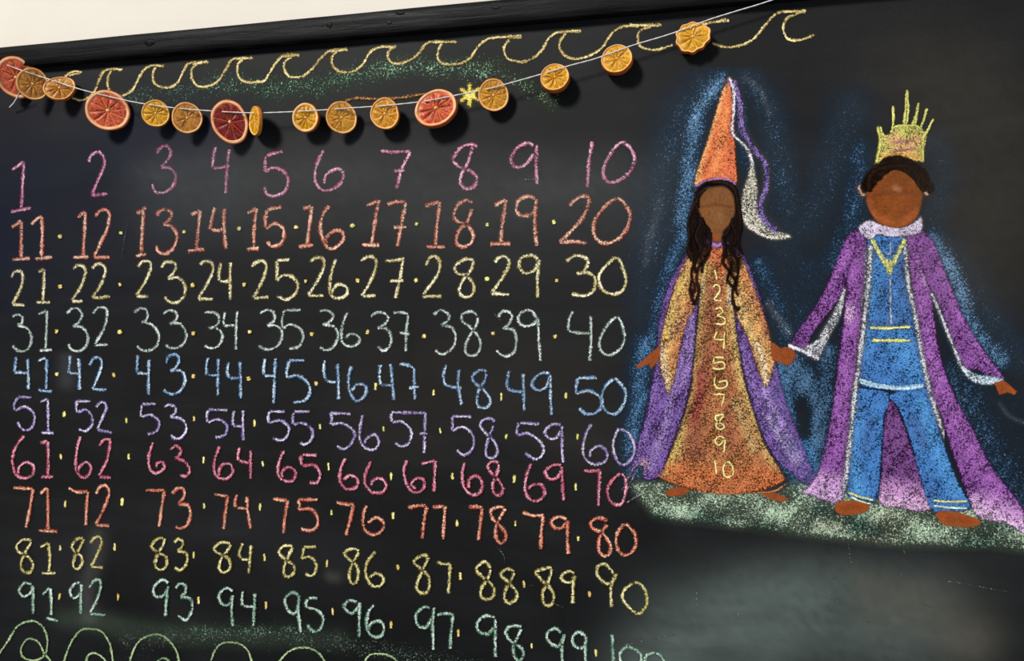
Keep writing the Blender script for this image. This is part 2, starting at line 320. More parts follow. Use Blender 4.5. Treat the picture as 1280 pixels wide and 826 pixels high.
# --- the hundred numbers: traced strokes, written per crop (origin x, origin y, scale)
NUM = {
(0,170,4): {
1:"60,172 90,150 118,125/118,125 112,240 106,362/50,378 105,368 160,358",
2:"445,135 452,100 490,80 518,110 515,160 490,220 458,292/455,298 495,294 540,290",
3:"782,88 800,60 830,48 852,70 845,110 805,155/805,155 850,160 880,195 865,250 820,282 775,278 760,240",
4:"1078,50 1066,100 1062,160/1062,160 1110,155 1150,148/1145,65 1135,150 1128,290",
11:"58,460 85,440 108,425/108,425 105,520 104,610/60,618 150,610|155,445 185,415 210,400/210,400 212,500 208,608/170,616 265,605",
12:"385,408 405,390 428,378/428,378 422,480 415,602/362,606 445,606|475,405 500,372 530,368 548,395 535,470 500,540 468,608/468,608 550,606",
13:"680,385 710,372 732,350/718,365 712,480 705,598/678,602 735,590|785,405 790,380 825,365 858,385 845,420 815,438/815,438 860,455 885,500 865,560 825,588 790,575 782,545",
14:"952,395 975,385 1000,370/1000,370 990,470 980,568/938,576 1022,565|1075,355 1062,410 1050,468/1050,468 1090,472 1135,462/1122,360 1120,460 1128,568"},
(280,170,4): {
5:"295,75 250,85 208,98/208,98 205,135 208,182/208,182 240,160 290,170 322,215 305,275 255,300 215,292 200,250",
6:"498,70 470,120 455,180 462,240 500,272 560,255 595,210 585,170 550,168 510,195 500,240",
7:"780,75 850,80 932,76/932,76 890,160 860,265/848,175 905,170",
15:"115,385 140,375 160,358/160,358 150,460 150,562/110,566 178,562|290,355 250,360 215,368/215,368 205,420 210,465/210,465 250,438 295,460 300,510 275,545 235,550 215,525",
16:"392,362 415,360 438,350/438,350 428,450 415,545/372,552 450,545|525,345 495,390 480,450 490,510 515,555 550,560 595,520 590,480 550,475 515,505 508,540",
17:"712,348 745,335 772,318/772,318 755,430 740,545/690,545 778,545|815,345 860,330 908,330/908,330 885,450 868,555/848,458 915,455",
18:"1002,352 1045,335 1080,328/1080,328 1065,440 1055,548/1010,555 1108,552|1245,335 1215,322 1170,345 1145,395/1145,395 1165,425 1215,445 1245,490 1235,535 1190,555 1160,530 1175,470 1215,430 1240,360"},
(560,170,4.923): {
8:"185,60 130,50 70,80 25,150/25,150 70,190 130,210 172,250 160,305 110,320 78,290 85,230 120,170 150,60",
9:"530,60 480,45 420,80 390,140 410,185 470,180 530,110/545,50 540,150 545,260 545,300",
10:"890,30 870,150 855,320|1100,38 1050,50 990,130 955,220 980,280 1050,275 1120,220 1150,140 1120,70 1080,42",
19:"285,430 325,405 358,392/358,392 335,530 325,655/255,662 385,662|540,385 490,370 435,395 420,450 450,488 510,480 545,430/545,385 535,520 545,680",
20:"745,432 790,385 850,368 868,410 830,500 760,580 685,655/685,655 770,650 855,660|1040,385 970,430 905,520 900,610 950,658 1030,645 1100,570 1120,480 1080,410 1040,385"},
(0,310,4): {
21:"55,148 75,118 105,118 115,150 100,210 62,282/62,282 125,284|190,118 220,105/220,105 218,190 215,270/180,270 252,270",
22:"365,105 385,85 415,90 428,120 405,190 358,262/358,268 415,266|460,105 480,82 510,82 528,115 505,180 460,248/460,248 505,248 552,240",
23:"688,95 712,68 745,68 755,95 730,160 680,240/680,240 745,240|805,100 825,72 865,70 880,95 865,130 838,155/838,155 890,148 925,185 920,240 885,272 845,268 822,242",
24:"1000,85 1020,68 1055,72 1065,105 1040,170 990,255/990,255 1070,255|1105,70 1095,120 1095,165/1095,165 1130,168 1160,158/1152,70 1150,160 1152,260",
31:"62,345 85,332 112,345 110,375 85,385/85,385 135,400 158,440 150,490 120,515 85,510 62,485|190,330 215,320 238,310/235,312 232,420 228,505/195,512 262,508",
32:"335,330 360,302 395,305 410,340 390,375 362,392/362,392 410,395 440,440 430,490 395,515 355,505 342,478|465,330 490,298 525,300 535,330 520,400 475,480/475,485 540,482",
33:"670,325 700,302 730,310 738,345 720,370/705,368 760,385 792,430 785,485 745,512 705,508 685,488|815,330 840,312 875,318 885,345 865,370 845,375/845,378 900,380 930,425 920,475 880,500 840,495 828,480",
34:"1020,325 1055,320 1090,335 1095,370 1070,395 1040,402/1075,395 1110,425 1105,470 1070,500 1022,488|1125,318 1118,365 1120,390/1120,390 1180,388/1185,315 1180,400 1178,510"},
(280,310,4): {
25:"138,95 165,68 200,68 212,100 190,170 148,250/148,250 225,246|330,58 262,62/262,62 265,110 262,165/262,165 290,138 335,140 370,180 355,230 310,258 265,238",
26:"430,70 460,50 492,52 500,85 475,150 420,238/420,238 500,238|560,55 540,110 528,190 535,235 570,252 610,235 615,200 580,180 550,200 538,235",
27:"685,65 715,45 750,48 762,85 740,150 690,240/690,240 760,238|805,65 850,62 905,55/895,58 880,150 858,252/830,165 900,162",
28:"1010,92 1025,52 1055,40 1078,70 1070,130 995,235/990,242 1090,242|1250,60 1205,55 1150,90/1150,90 1165,125 1215,140 1250,185 1240,235 1200,245 1175,215 1195,160 1235,110 1250,60",
35:"178,330 210,312 245,320 250,360 215,388/215,388 265,390 290,430 270,485 220,508 170,490|385,308 300,312/300,312 290,360 295,405/295,405 330,382 375,400 395,440 375,490 325,505",
36:"475,315 515,312 545,335 530,365 490,385/500,382 550,395 570,440 545,495 505,510 478,492|618,320 595,370 585,430 595,475 635,492 675,470 670,440 630,430 605,455",
37:"735,345 765,322 805,328 820,355 795,385 765,400/765,400 815,405 838,450 825,495 795,512 768,490|845,325 885,322 922,330/920,330 912,420 910,518/875,425 930,430",
38:"1045,335 1080,310 1115,322 1125,355 1085,385/1085,390 1135,395 1158,445 1140,500 1095,530 1055,510|1266,341 1234,317 1193,333 1193,366 1234,398 1274,447 1282,496 1254,536 1213,528 1209,487 1234,431 1262,386 1268,343"},
(560,310,4.923): {
29:"285,90 310,60 350,52 378,85 350,160 265,280/265,280 380,285|555,70 510,45 450,65 440,120 480,155 535,130 560,80/565,70 550,190 552,305",
30:"725,80 780,48 835,55 860,90 830,145 790,155/790,155 860,150 905,190 895,260 840,292 760,280|1040,60 985,95 930,170 945,250 1010,285 1070,265 1095,200 1075,120 1040,60",
39:"310,430 330,395 370,390 395,420 375,470 335,500/340,495 400,505 420,560 405,640 350,665 295,630|550,440 510,385 450,400 435,450 475,480 530,465 550,430/552,430 560,560 570,700",
40:"770,385 745,440 740,510/740,510 800,520 890,525/878,415 880,550 875,695|1040,425 985,470 935,560 940,630 990,660 1050,630 1085,560 1070,470 1040,425"},
(0,440,4): {
41:"78,20 75,70 70,100/70,100 148,105/140,30 142,100 140,188|190,45 215,32 232,30/235,32 232,120 230,190/190,185 215,195 265,198",
42:"350,15 348,60 342,105/342,105 400,108/395,28 398,100 395,190|450,70 465,35 495,30 508,60 490,120 460,185/460,185 535,190",
43:"690,15 685,60 685,105/685,105 750,108/745,35 742,120 740,215|835,60 840,25 875,12 895,35 880,75 850,95/850,95 905,95 925,140 905,190 860,212 815,190",
44:"1040,25 1032,70 1035,115/1035,115 1095,118/1090,30 1090,120 1090,220|1142,50 1135,105 1150,132/1150,132 1200,132/1198,45 1202,140 1202,232",
51:"158,228 90,225/90,225 72,260 75,295/75,295 120,275 165,300 172,345 150,385 110,385 85,350|200,250 238,232/238,232 240,320 240,400/205,404 272,404",
52:"455,245 382,242/382,242 380,275 385,302/385,302 430,290 460,325 455,370 425,395 390,385|480,280 500,252 525,255 530,290 485,385/485,388 565,405",
53:"780,260 710,262/710,262 705,300 708,325/708,325 755,315 795,350 780,395 735,410|818,275 845,262 878,275 875,305 850,325/850,325 905,335 930,375 915,420 880,435 852,415",
54:"1140,290 1042,288/1042,288 1035,320 1040,352/1040,352 1090,335 1135,365 1125,415 1075,428|1170,290 1162,340 1165,368/1165,368 1215,370/1215,290 1215,370 1215,445",
61:"122,415 85,460 62,530 75,600 110,628 160,615 165,570 130,550 95,575 88,610|200,455 238,445/238,445 240,530 238,620/202,624 268,622",
62:"402,420 385,480 380,570 400,618 435,622 455,580 430,550 395,580 392,605|495,470 520,440 548,440 545,490 530,550 495,620/495,622 558,628",
63:"765,450 745,520 750,580 780,605 820,580 815,550 785,555 780,580|850,488 880,468 905,490 895,520 875,530/875,530 925,550 948,590 930,620 900,615"},
(280,440,4): {
45:"205,30 198,80 200,115/200,115 255,118/258,30 252,150 250,258|405,42 325,42/325,42 312,90 318,130/318,130 365,118 415,150 430,195 405,240 345,252",
46:"505,40 500,100 515,145/515,145 560,152/565,55 570,140 572,238|640,70 625,120 630,200 665,245 705,215 710,170 665,160 635,195",
47:"780,60 775,115 785,165/785,165 845,165/835,58 842,150 850,240|875,58 910,62 950,78/950,78 952,150 955,240/920,180 975,172",
48:"1112,62 1098,110 1105,160 1150,178 1190,180/1175,85 1170,170 1188,265|1311,102 1278,93 1242,122 1254,154 1295,183 1331,236 1319,272 1282,276 1266,252 1274,195 1303,146 1311,102",
55:"308,298 228,296/228,296 222,325 225,355/225,355 280,340 325,375 315,420 285,440 245,430|430,298 350,300/350,300 345,330 345,362/345,362 400,355 445,395 435,440 400,462 378,450",
56:"635,308 532,302/532,302 538,330 535,362/535,362 595,358 650,400 640,450 600,485 562,470|695,312 680,380 682,440 710,480 755,485 775,445 755,412 715,430 700,460",
57:"835,302 838,350/835,302 1010,305/838,352 890,350 935,395 925,450 890,470 855,452|1008,300 1002,400 1000,508/975,410 1020,405",
58:"1238,322 1140,320/1140,320 1142,360 1140,395/1140,395 1195,375 1245,415 1245,480 1200,515 1160,490|1356,349 1331,333 1295,341 1282,370 1311,406 1352,447 1368,496 1347,528 1315,520 1311,479 1327,422 1352,366"},
(560,440,4.923): {
49:"380,115 365,170 370,220 410,240 480,240/460,130 465,250 470,365|630,130 580,130 530,165 520,210 560,235 610,210 630,140/628,135 630,260 640,390",
50:"920,155 800,158/800,158 790,205 790,258/790,258 860,235 930,270 945,330 900,378 840,375 808,340|1020,165 965,215 945,290 970,360 1030,380 1080,320 1090,250 1055,190 1020,165",
59:"565,440 440,435/440,435 425,480 428,512/428,512 500,505 575,560 585,620 540,660 470,620|700,450 650,445 600,480 610,520 660,530 700,480/700,450 700,570 710,685",
60:"885,440 850,500 830,590 850,660 910,690 970,665 975,610 930,580 880,605 870,650|1050,465 1020,540 1020,620 1060,690 1110,680 1145,620 1145,560 1110,500 1060,475"},
(0,570,4): {
64:"1098,-50 1075,10 1070,70 1095,110 1135,112 1165,80 1150,40 1110,45 1095,80 1100,105|1200,-45 1190,0 1195,25/1195,25 1250,35/1252,-30 1252,40 1252,115",
71:"65,158 115,160 165,162/165,162 150,260 130,360|198,190 225,165 238,158/238,158 240,270 238,370/192,372 290,376",
72:"340,158 385,178 440,175/440,175 432,260 430,350|480,190 500,155 530,150 545,185 520,260 478,345/478,345 548,348",
73:"725,170 775,172 825,170/825,170 808,260 795,355|860,190 885,165 915,165 920,200 890,240/890,240 940,245 952,295 935,345 900,362 875,350",
74:"1070,190 1110,198 1140,200/1140,200 1125,290 1118,368|1185,190 1175,240 1185,258/1185,258 1240,262/1235,200 1240,280 1252,365"},
(280,570,4): {
65:"298,-30 275,30 272,90 300,122 345,120 355,75 320,55 290,80 290,110|465,-5 390,-8/390,-8 385,20 392,48/392,48 450,45 480,85 465,130 425,132",
66:"608,10 585,60 580,120 610,162 660,155 668,115 630,95 595,120|735,25 710,80 705,135 740,180 790,182 812,145 785,110 745,120 735,150",
67:"918,20 900,70 915,140 950,180 995,165 1000,120 965,110 935,140 960,165|985,38 1020,30 1058,22/1055,22 1052,100 1050,178",
75:"242,212 280,218 318,218/318,218 305,300 298,388|470,218 370,218/370,218 378,250 370,268/370,268 430,265 465,300 465,350 430,372 382,362",
76:"560,228 605,240 650,240/650,240 630,320 610,398|712,245 695,300 700,360 740,392 785,375 798,335 760,308 720,335",
77:"920,258 970,248 1015,250/1015,250 1000,330 990,415|1040,255 1105,248/1105,248 1100,340 1095,418"},
(560,570,4.923): {
68:"105,35 88,110 100,190 150,238 200,220 210,160 175,120 130,145 125,200|310,50 270,35 245,60 265,105 310,150 338,200 320,238 285,225 278,170 300,110 310,50",
69:"512,42 485,110 475,200 500,260 550,275 592,235 580,180 530,175 490,200|700,55 650,55 600,90 620,140 670,135 700,90/700,60 705,170 712,275",
70:"835,90 880,92 940,88/935,88 928,200 925,308|1065,110 1010,150 980,210 1000,280 1060,300 1090,240 1095,160 1065,110",
78:"125,315 170,312 215,318/212,318 200,410 188,520|345,320 300,315 265,340 280,390 330,440 358,490 335,535 300,510 295,440 325,370 345,320",
79:"455,345 520,365 590,365/585,365 575,470 570,575|730,390 680,372 635,400 655,440 700,440 735,400/738,395 735,500 742,605",
80:"985,400 930,380 880,405 890,445 950,475 995,540 990,600 950,610 925,560 940,480 980,420|1090,420 1050,460 1035,530 1060,595 1110,605 1150,560 1155,490 1125,445 1090,420"},
(0,666,4): {
81:"155,42 115,35 82,65 95,95 135,115 165,155 150,195 115,190 105,150 130,90 155,42|200,72 242,48/242,48 248,120 245,195/208,202 280,200",
82:"415,30 385,30 360,65 375,95 405,115 410,150 390,180 365,165 375,115 400,70 415,30|450,55 470,25 498,20 508,50 485,110 455,168/455,168 518,172",
83:"820,28 785,30 758,65 785,95 830,120 830,165 800,185 775,160 785,110 815,60 820,28|868,50 890,30 915,45 905,75 885,90/885,90 930,100 935,145 905,185 870,172",
84:"1150,55 1105,48 1070,80 1100,105 1145,130 1150,175 1120,198 1095,175 1110,120 1140,85 1150,55|1215,50 1195,100 1205,130/1205,130 1258,135/1255,60 1250,135 1243,205",
91:"160,255 120,252 95,290 120,318 155,295 165,262/168,265 165,340 165,408|212,310 235,285 252,275/252,275 255,350 255,412/228,425 292,440",
92:"405,250 375,252 350,290 370,325 400,300 408,255/408,255 403,330 402,408|445,275 470,240 500,238 500,280 480,340 450,400/450,405 530,412",
93:"845,250 810,235 770,270 775,315 815,315 845,265/840,265 832,340 828,420|878,280 900,255 925,262 925,300 900,320/900,320 950,330 960,380 930,435 888,412",
94:"1165,290 1130,275 1095,310 1110,355 1145,355 1165,310/1160,310 1158,390 1165,468|1215,290 1210,340 1215,365/1215,365 1275,370/1275,300 1272,380 1268,468"},
(280,666,4): {
85:"342,72 300,65 275,95 305,130 350,165 345,205 310,218 298,180 320,120 342,72|462,70 400,70/400,70 392,110 385,130/385,130 430,120 460,155 455,200 430,215 405,200",
86:"672,95 640,80 605,100 625,130 665,165 670,225 645,255 625,220 640,160 672,95|758,92 720,140 708,200 735,260 780,265 798,230 765,200 720,225",
87:"1020,120 985,115 948,145 985,180 1025,225 1020,290 985,300 962,270 985,200 1020,120|1062,145 1100,155 1135,152/1132,155 1128,230 1122,305",
95:"375,310 340,298 305,330 320,385 355,400 375,340/375,310 372,400 382,500|470,325 420,325/420,325 408,355 415,372/415,372 470,390 495,430 480,480 445,490 415,455",
96:"665,345 625,338 600,370 635,402 670,375 680,345/682,345 675,440 675,520|750,358 720,400 712,470 740,515 785,515 800,470 775,440 735,455 725,490",
97:"1030,375 1000,370 960,410 970,460 1010,470 1040,420/1050,370 1042,470 1048,585|1065,410 1110,402 1150,412/1145,412 1135,500 1130,580"},
(560,666,4.571): {
88:"240,205 210,165 160,205 190,245 245,290 265,340 240,375 195,370 190,320 225,260 240,205|375,225 340,205 300,235 335,275 380,320 395,360 360,400 325,380 330,320 360,270 375,225",
89:"590,205 545,205 500,225 530,265 580,310 605,360 590,410 550,405 540,340 570,280 590,205|725,230 685,220 648,250 670,280 715,275 728,240/718,245 715,320 712,405",
90:"950,235 900,180 855,195 860,250 910,290 950,270 960,230/955,240 935,290 930,350 935,425|1060,285 1005,330 1000,380 1040,430 1090,460 1135,410 1130,340 1100,295 1060,285",
98:"270,485 215,472 170,510 175,560 225,580 265,540/270,490 268,600 270,710|420,535 360,535 330,570 360,620 420,660 430,700 405,735 380,700 375,650 400,590 418,545",
99:"650,570 610,545 565,575 575,620 630,650 660,600/665,575 650,650 655,760|790,590 750,565 715,590 720,640 770,655 795,600/790,590 785,660 788,760",
100:"938,580 940,660 945,760|1030,650 985,690 1000,760 1050,775 1095,750 1100,690 1030,650|1185,685 1130,710 1135,770 1180,790 1230,760 1225,715 1185,685"}}
# per row: saturated stick colour, pale overlay, stroke width, share of overlay, word
ROW = [((150, 30, 82), (248, 196, 220), 6.6, .80, 'pink'), ((180, 72, 34), (248, 208, 178), 6.8, .78, 'orange'),
       ((170, 152, 70), (250, 244, 212), 5.8, .85, 'pale yellow'), ((112, 134, 120), (226, 234, 228), 5.2, .85, 'pale green'),
       ((38, 104, 156), (214, 232, 242), 5.8, .78, 'blue'), ((106, 80, 154), (230, 222, 240), 5.4, .80, 'lavender'),
       ((164, 28, 70), (244, 176, 196), 5.8, .70, 'crimson'), ((188, 68, 26), (246, 198, 164), 6.0, .70, 'orange'),
       ((160, 142, 44), (242, 236, 176), 5.4, .80, 'yellow'), ((84, 138, 108), (222, 234, 224), 5.6, .78, 'pale green')]
for crop, d in NUM.items():
    for n, s in d.items():
        sat, light, wd, lamp, word = ROW[(n-1)//10]
        k = 1.0+.12*((crop[0]+100)/700-.6)
        o = strokes('chalk_number', s, crop, wd*k*1.14, sat, light, .93, lamp)
        o['label'] = '%s chalk number %d' % (word, n)

DOTS = {(0,170,4): "300,502 603,485 920,478 1196,462", (280,170,4): "75,462 360,455 642,447 962,440", (560,170,4.923): "240,545 652,528",
 (0,310,4): "300,192 598,182 963,186 1220,184 282,416 598,418 965,426 1248,418",
 (280,310,4): "408,165 668,162 960,160 438,430 718,420 1000,440", (560,310,4.923): "240,190 670,198 277,525 658,545",
 (0,440,4): "285,110 568,115 966,120 1242,132 320,310 632,342 970,332 304,522 643,522 1018,538",
 (280,440,4): "460,157 758,172 1048,202 152,354 480,372 798,384 1080,394", (560,440,4.923): "328,275 725,268 358,520 796,522",
 (280,570,4): "194,40 522,52 836,100 1142,100 180,254 537,282 845,298 1165,335", (560,570,4.923): "407,140 786,190 415,415 803,508",
 (0,570,4): "325,240 610,228 1020,248",
 (0,666,4): "300,75 573,70 968,110 297,318 590,320 992,338", (280,666,4): "202,122 514,152 868,172 1182,215 210,362 543,392 835,458 1172,500",
 (560,666,4.571): "434,293 808,350 478,645 845,685"}
for crop, s in DOTS.items():
    for st in s.split():
        (x, y), = parse(st, crop)[0]
        acc = new_acc(); dd = layer(.00002); h = 2.6 if y < 480 else 4.2
        h *= random.uniform(.8, 1.25); sl = random.uniform(-1, 1); w_ = random.uniform(4.2, 5.6) if y < 480 else random.uniform(2.8, 4)
        deep = 350 < y < 480 or y > 700
        ribbon([(x+sl*.6, y-h), (x, y), (x-sl*.4, y+h)], w_*1.25, lin((196, 158, 44)) if deep else lin((202, 196, 84)), lin((248, 232, 150)), 1.25, .75, dd, acc)
        finish('chalk_separator_dot', acc)

# --- wave border, orange dashes, star
wv = [((0,0,4), "320,388 345,366 375,355 410,362/340,378 375,368 405,368/355,485 400,500 440,490 470,460 495,400 520,355 560,345 615,348/565,342 610,352/560,352 540,385 540,430 560,462 600,480 640,465 665,445 690,400 720,350 760,328 825,330/770,325 822,333/780,335 765,365 770,410 800,432 850,435 890,410 920,350 950,315 1045,312/960,322 1040,308/990,320 960,345 962,395 990,430 1040,432 1090,405 1130,345 1160,300 1200,290 1265,290/1175,298 1262,288/1215,295 1188,330 1195,385 1230,410 1290,412"),
 ((320,0,4), "0,408 40,405 70,360 110,300 150,272 220,278/120,282 220,272/180,285 145,310 145,355 175,385 230,382 280,345 330,285 380,250 460,248/370,258 458,244/410,250 380,285 385,330 420,358 480,358 530,325 570,260 620,235 705,230/620,230 700,236/690,232 660,265 670,305 710,318 760,305 810,270 850,220 900,208 1005,212/880,212 1000,206/930,215 910,260 915,300 950,320 1020,318 1070,290 1110,235 1160,195 1220,185 1290,185/1170,190 1300,180/1270,195 1240,240 1255,290 1290,305"),
 ((640,0,3.2), "0,150 40,150/-25,148 42,144/0,240 40,248 80,235 120,200 150,150 190,128 280,125/185,130 278,122/215,130 190,175 205,215 250,235 310,222 360,190 400,135 440,108 510,102 600,100/440,104 595,97/470,98 590,103/560,105 510,125 505,165 520,190 575,200 645,180/760,100 800,88 870,82/780,92 860,76/800,170 840,185 900,185 960,160 1010,105 1050,60 1090,45 1175,48/1080,48 1178,42/1150,50 1100,75 1085,115 1105,155 1150,160 1210,140")]
acc = new_acc(); dd = .0006; j = 0
for crop, s in wv:
    for st in parse(s, crop):
        ribbon(st, 5.4, lin((150, 122, 44)), lin((246, 230, 160)), .98, .72, dd+.00001*j, acc); j += 1
tag(finish('chalk_wave_border', acc), 'yellow chalk line of curling waves')
LOOPS = [((0,666,4), "-30,640 40,540 90,465 160,440 210,465 235,520 235,580 215,620 165,638 115,620 105,575 140,530 190,545 220,600 270,660|310,670 350,560 400,490 450,480 510,495 550,560 568,670|422,670 440,615 470,600 510,620 552,670|640,670 680,560 740,515 800,510 850,545 885,600 898,670|780,660 800,630 830,628 860,660|1045,660 1080,580 1120,550 1190,552 1240,590 1265,665"),
         ((280,666,4), "260,665 320,595 390,572 450,585 490,620 515,670|695,660 730,610 780,605 830,615 880,650")]
for crop, s in LOOPS:
    for one in s.split('|'):
        strokes('chalk_loop', one, crop, 4.2, (104, 140, 84), (206, 220, 166), .98, .6)['label'] = 'pale green chalk arch loop'
strokes('chalk_dashed_line', "440,508 480,494 520,490 600,495 700,490 800,475 900,462", (320,0,4), 6, (176, 110, 40), (226, 176, 80), .72, .5)['label'] = 'faint orange chalk line'
# faint scratches and stray marks

# --- painted areas: a canvas of board-plane cells carrying pigment and density
class Canvas:
    def __init__(s, x0, y0, x1, y1, step=2.0):
        s.st = step; s.x = np.arange(x0, x1+step, step); s.y = np.arange(y0, y1+step, step)
        s.X, s.Y = np.meshgrid(s.x, s.y); s.den = np.zeros_like(s.X); s.col = np.zeros(s.X.shape+(3,)); s.init = False
        a = rng.uniform(0, 6.28, 8)
        s.wob = (np.sin(s.X*.11+a[0])*np.sin(s.Y*.09+a[1])+.6*np.sin(s.X*.27+s.Y*.19+a[2]))
    def _sdf(s, pts):
        p = np.array(pts); d = np.full(s.X.shape, 1e9); inside = np.zeros(s.X.shape, bool)
        for i in range(len(p)):
            a = p[i]; b = p[(i+1) % len(p)]; e = b-a
            wx = s.X-a[0]; wy = s.Y-a[1]
            t = np.clip((wx*e[0]+wy*e[1])/max(e@e, 1e-9), 0, 1)
            d = np.minimum(d, np.hypot(wx-t*e[0], wy-t*e[1]))
            c = ((a[1] <= s.Y) & (b[1] > s.Y)) | ((b[1] <= s.Y) & (a[1] > s.Y))
            if abs(e[1]) > 1e-9: inside ^= c & (s.X < a[0]+(s.Y-a[1])/e[1]*e[0])
        return np.where(inside, -d, d)
    def _line(s, pts):
        L = smoothline(pts, 4); d = np.full(s.X.shape, 1e9)
        for i in range(len(L)-1):
            a, b = L[i], L[i+1]; e = b-a
            wx = s.X-a[0]; wy = s.Y-a[1]; t = np.clip((wx*e[0]+wy*e[1])/max(e@e, 1e-9), 0, 1)
            d = np.minimum(d, np.hypot(wx-t*e[0], wy-t*e[1]))
        return d
    def put(s, m, col, dens, mode='over'):
        c = np.array(lin(col)); 
        if not s.init: s.col[:] = c; s.init = True
        k = np.clip(m, 0, 1)[..., None]; s.col = s.col*(1-k)+c*k
        if mode == 'over': s.den = s.den*(1-np.clip(m, 0, 1))+dens*np.clip(m, 0, 1)
        elif mode == 'add': s.den = np.clip(s.den+dens*m, 0, 1.3)
        elif mode == 'max': s.den = np.maximum(s.den, dens*m)
    def poly(s, pts, col, dens=.8, soft=2.0, curve=True):
        if curve: pts = smoothline(list(pts)+[pts[0]], 4)
        s.put(np.clip(.5-(s._sdf(pts)+s.wob*.35)/soft, 0, 1), col, dens); return s
    def tint(s, pts, col, width, k=.8, soft=None):      # recolour without changing coverage
        d = s._line(pts); m = np.clip(1.2-d/(width/2), 0, 1)*k
        c = np.array(lin(col)); s.col = s.col*(1-m[..., None])+c*m[..., None]; return s
    def line(s, pts, col, width, dens=.8, mode='max'):
        d = s._line(pts); m = np.exp(-(d/(width/2))**2)
        if not s.init: s.col[:] = np.array(lin(col)); s.init = True
        k = np.clip(m*1.2, 0, 1)[..., None]; s.col = s.col*(1-k)+np.array(lin(col))*k
        s.den = np.maximum(s.den, dens*m); return s
    def erase(s, pts, width, k=1):
        d = s._line(pts); s.den *= 1-k*np.exp(-(d/(width/2))**2); return s
    def gain(s, fn): s.den *= fn(s.X, s.Y); return s
    def done(s, name, mat, parent=None, label=None, kind=None, cut=.05):
        s.den *= 1+.10*s.wob
        w_ = s.den; big = np.maximum.reduce([w_[:-1, :-1], w_[1:, :-1], w_[:-1, 1:], w_[1:, 1:]]) > cut
        idx = np.arange(w_.size).reshape(w_.shape)
        q = np.stack([idx[:-1, :-1][big], idx[1:, :-1][big], idx[1:, 1:][big], idx[:-1, 1:][big]], 1)
        used, inv = np.unique(q, return_inverse=True); q = inv.reshape(q.shape)
        V = Pn(s.X, s.Y, layer()).reshape(-1, 3)[used]
        jit = 1+.06*rng.standard_normal((len(used), 1))
        o = chalk_mesh(name, V, q, s.col.reshape(-1, 3)[used]*jit, np.clip(w_.ravel()[used], 0, 1.4), mat, parent)
        if label: o['label'] = label
        if kind: o['kind'] = kind
        return o
def SHEEN_WIPES():  # broad patches paint the board's sheen and reflections, small ones are chalk smudges
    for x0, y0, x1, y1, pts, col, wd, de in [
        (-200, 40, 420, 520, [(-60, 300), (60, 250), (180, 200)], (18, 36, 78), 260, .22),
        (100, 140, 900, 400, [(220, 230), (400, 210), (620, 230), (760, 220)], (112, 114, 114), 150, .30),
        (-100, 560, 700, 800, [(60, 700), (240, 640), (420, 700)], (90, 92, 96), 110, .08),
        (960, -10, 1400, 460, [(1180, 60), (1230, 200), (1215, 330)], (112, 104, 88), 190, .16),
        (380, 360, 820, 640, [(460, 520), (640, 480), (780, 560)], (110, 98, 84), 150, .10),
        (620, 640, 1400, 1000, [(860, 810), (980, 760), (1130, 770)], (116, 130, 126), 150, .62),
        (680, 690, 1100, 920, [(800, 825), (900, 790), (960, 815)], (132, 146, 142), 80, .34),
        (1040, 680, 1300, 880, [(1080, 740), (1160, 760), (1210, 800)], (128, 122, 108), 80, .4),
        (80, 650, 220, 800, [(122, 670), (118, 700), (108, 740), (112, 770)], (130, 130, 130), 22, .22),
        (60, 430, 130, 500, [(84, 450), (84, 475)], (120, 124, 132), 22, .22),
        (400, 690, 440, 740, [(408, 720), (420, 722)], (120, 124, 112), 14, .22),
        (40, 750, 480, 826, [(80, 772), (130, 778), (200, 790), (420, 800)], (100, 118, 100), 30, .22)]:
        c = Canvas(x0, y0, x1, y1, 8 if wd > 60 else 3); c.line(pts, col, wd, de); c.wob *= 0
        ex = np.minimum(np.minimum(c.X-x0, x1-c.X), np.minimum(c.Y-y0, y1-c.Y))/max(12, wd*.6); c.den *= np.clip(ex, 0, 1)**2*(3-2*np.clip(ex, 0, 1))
        c.done('painted_sheen_and_smudge', M_SHEEN_WIPE, None, 'faint painted sheen and wiped chalk smudge', cut=.01)
def scratches(s, crop, w_, a, b, d, k):
    for one in s.split('/'): strokes('chalk_scratch', one, crop, w_, a, b, d, k)
def T(crop, s): return parse(s, crop)[0]
SHEEN_WIPES()
scratches("640,425 620,520 612,610/1010,10 1008,25/700,135 702,145/30,30 34,34", (0,170,4), 2.2, (80, 92, 100), (140, 150, 158), .5, .5)
scratches("280,1090 300,1110 330,1140/445,275 480,268 540,265/255,262 285,278/275,255 268,285/310,195 325,175", (560,170,4.923), 2.4, (110, 100, 104), (190, 180, 184), .6, .5)
scratches("280,80 300,105 320,135 323,170/1000,640 1150,610 1300,580/460,300 490,298/610,405 660,425", (560,666,4.571), 2, (110, 112, 112), (200, 200, 196), .55, .5)
scratches("200,220 255,228/90,260 90,350/580,238 600,242/710,230 695,260/710,380 716,405/900,330 950,345/1020,268 1040,272/1130,430 1145,445/1000,250 1060,260 1220,290/750,535 775,525 800,538/225,368 262,378/545,305 610,325/640,110 655,205/840,125 850,160/820,225 850,228", (840,640,2.909), 2.2, (100, 112, 108), (190, 198, 190), .55, .5)
scratches("0,1120 20,1060 60,980/20,1010 60,960/-10,1080 30,1000/10,1130 60,1100 90,1080", (780,300,3.442), 3, (130, 96, 120), (214, 176, 190), .7, .6)
F1, F2, F3 = (780,80,3.442), (780,300,3.442), (780,480,3.442)
K1, K2, K3 = (1000,90,3.443), (980,290,3.303), (980,480,3.44)
_layer[0] = 0

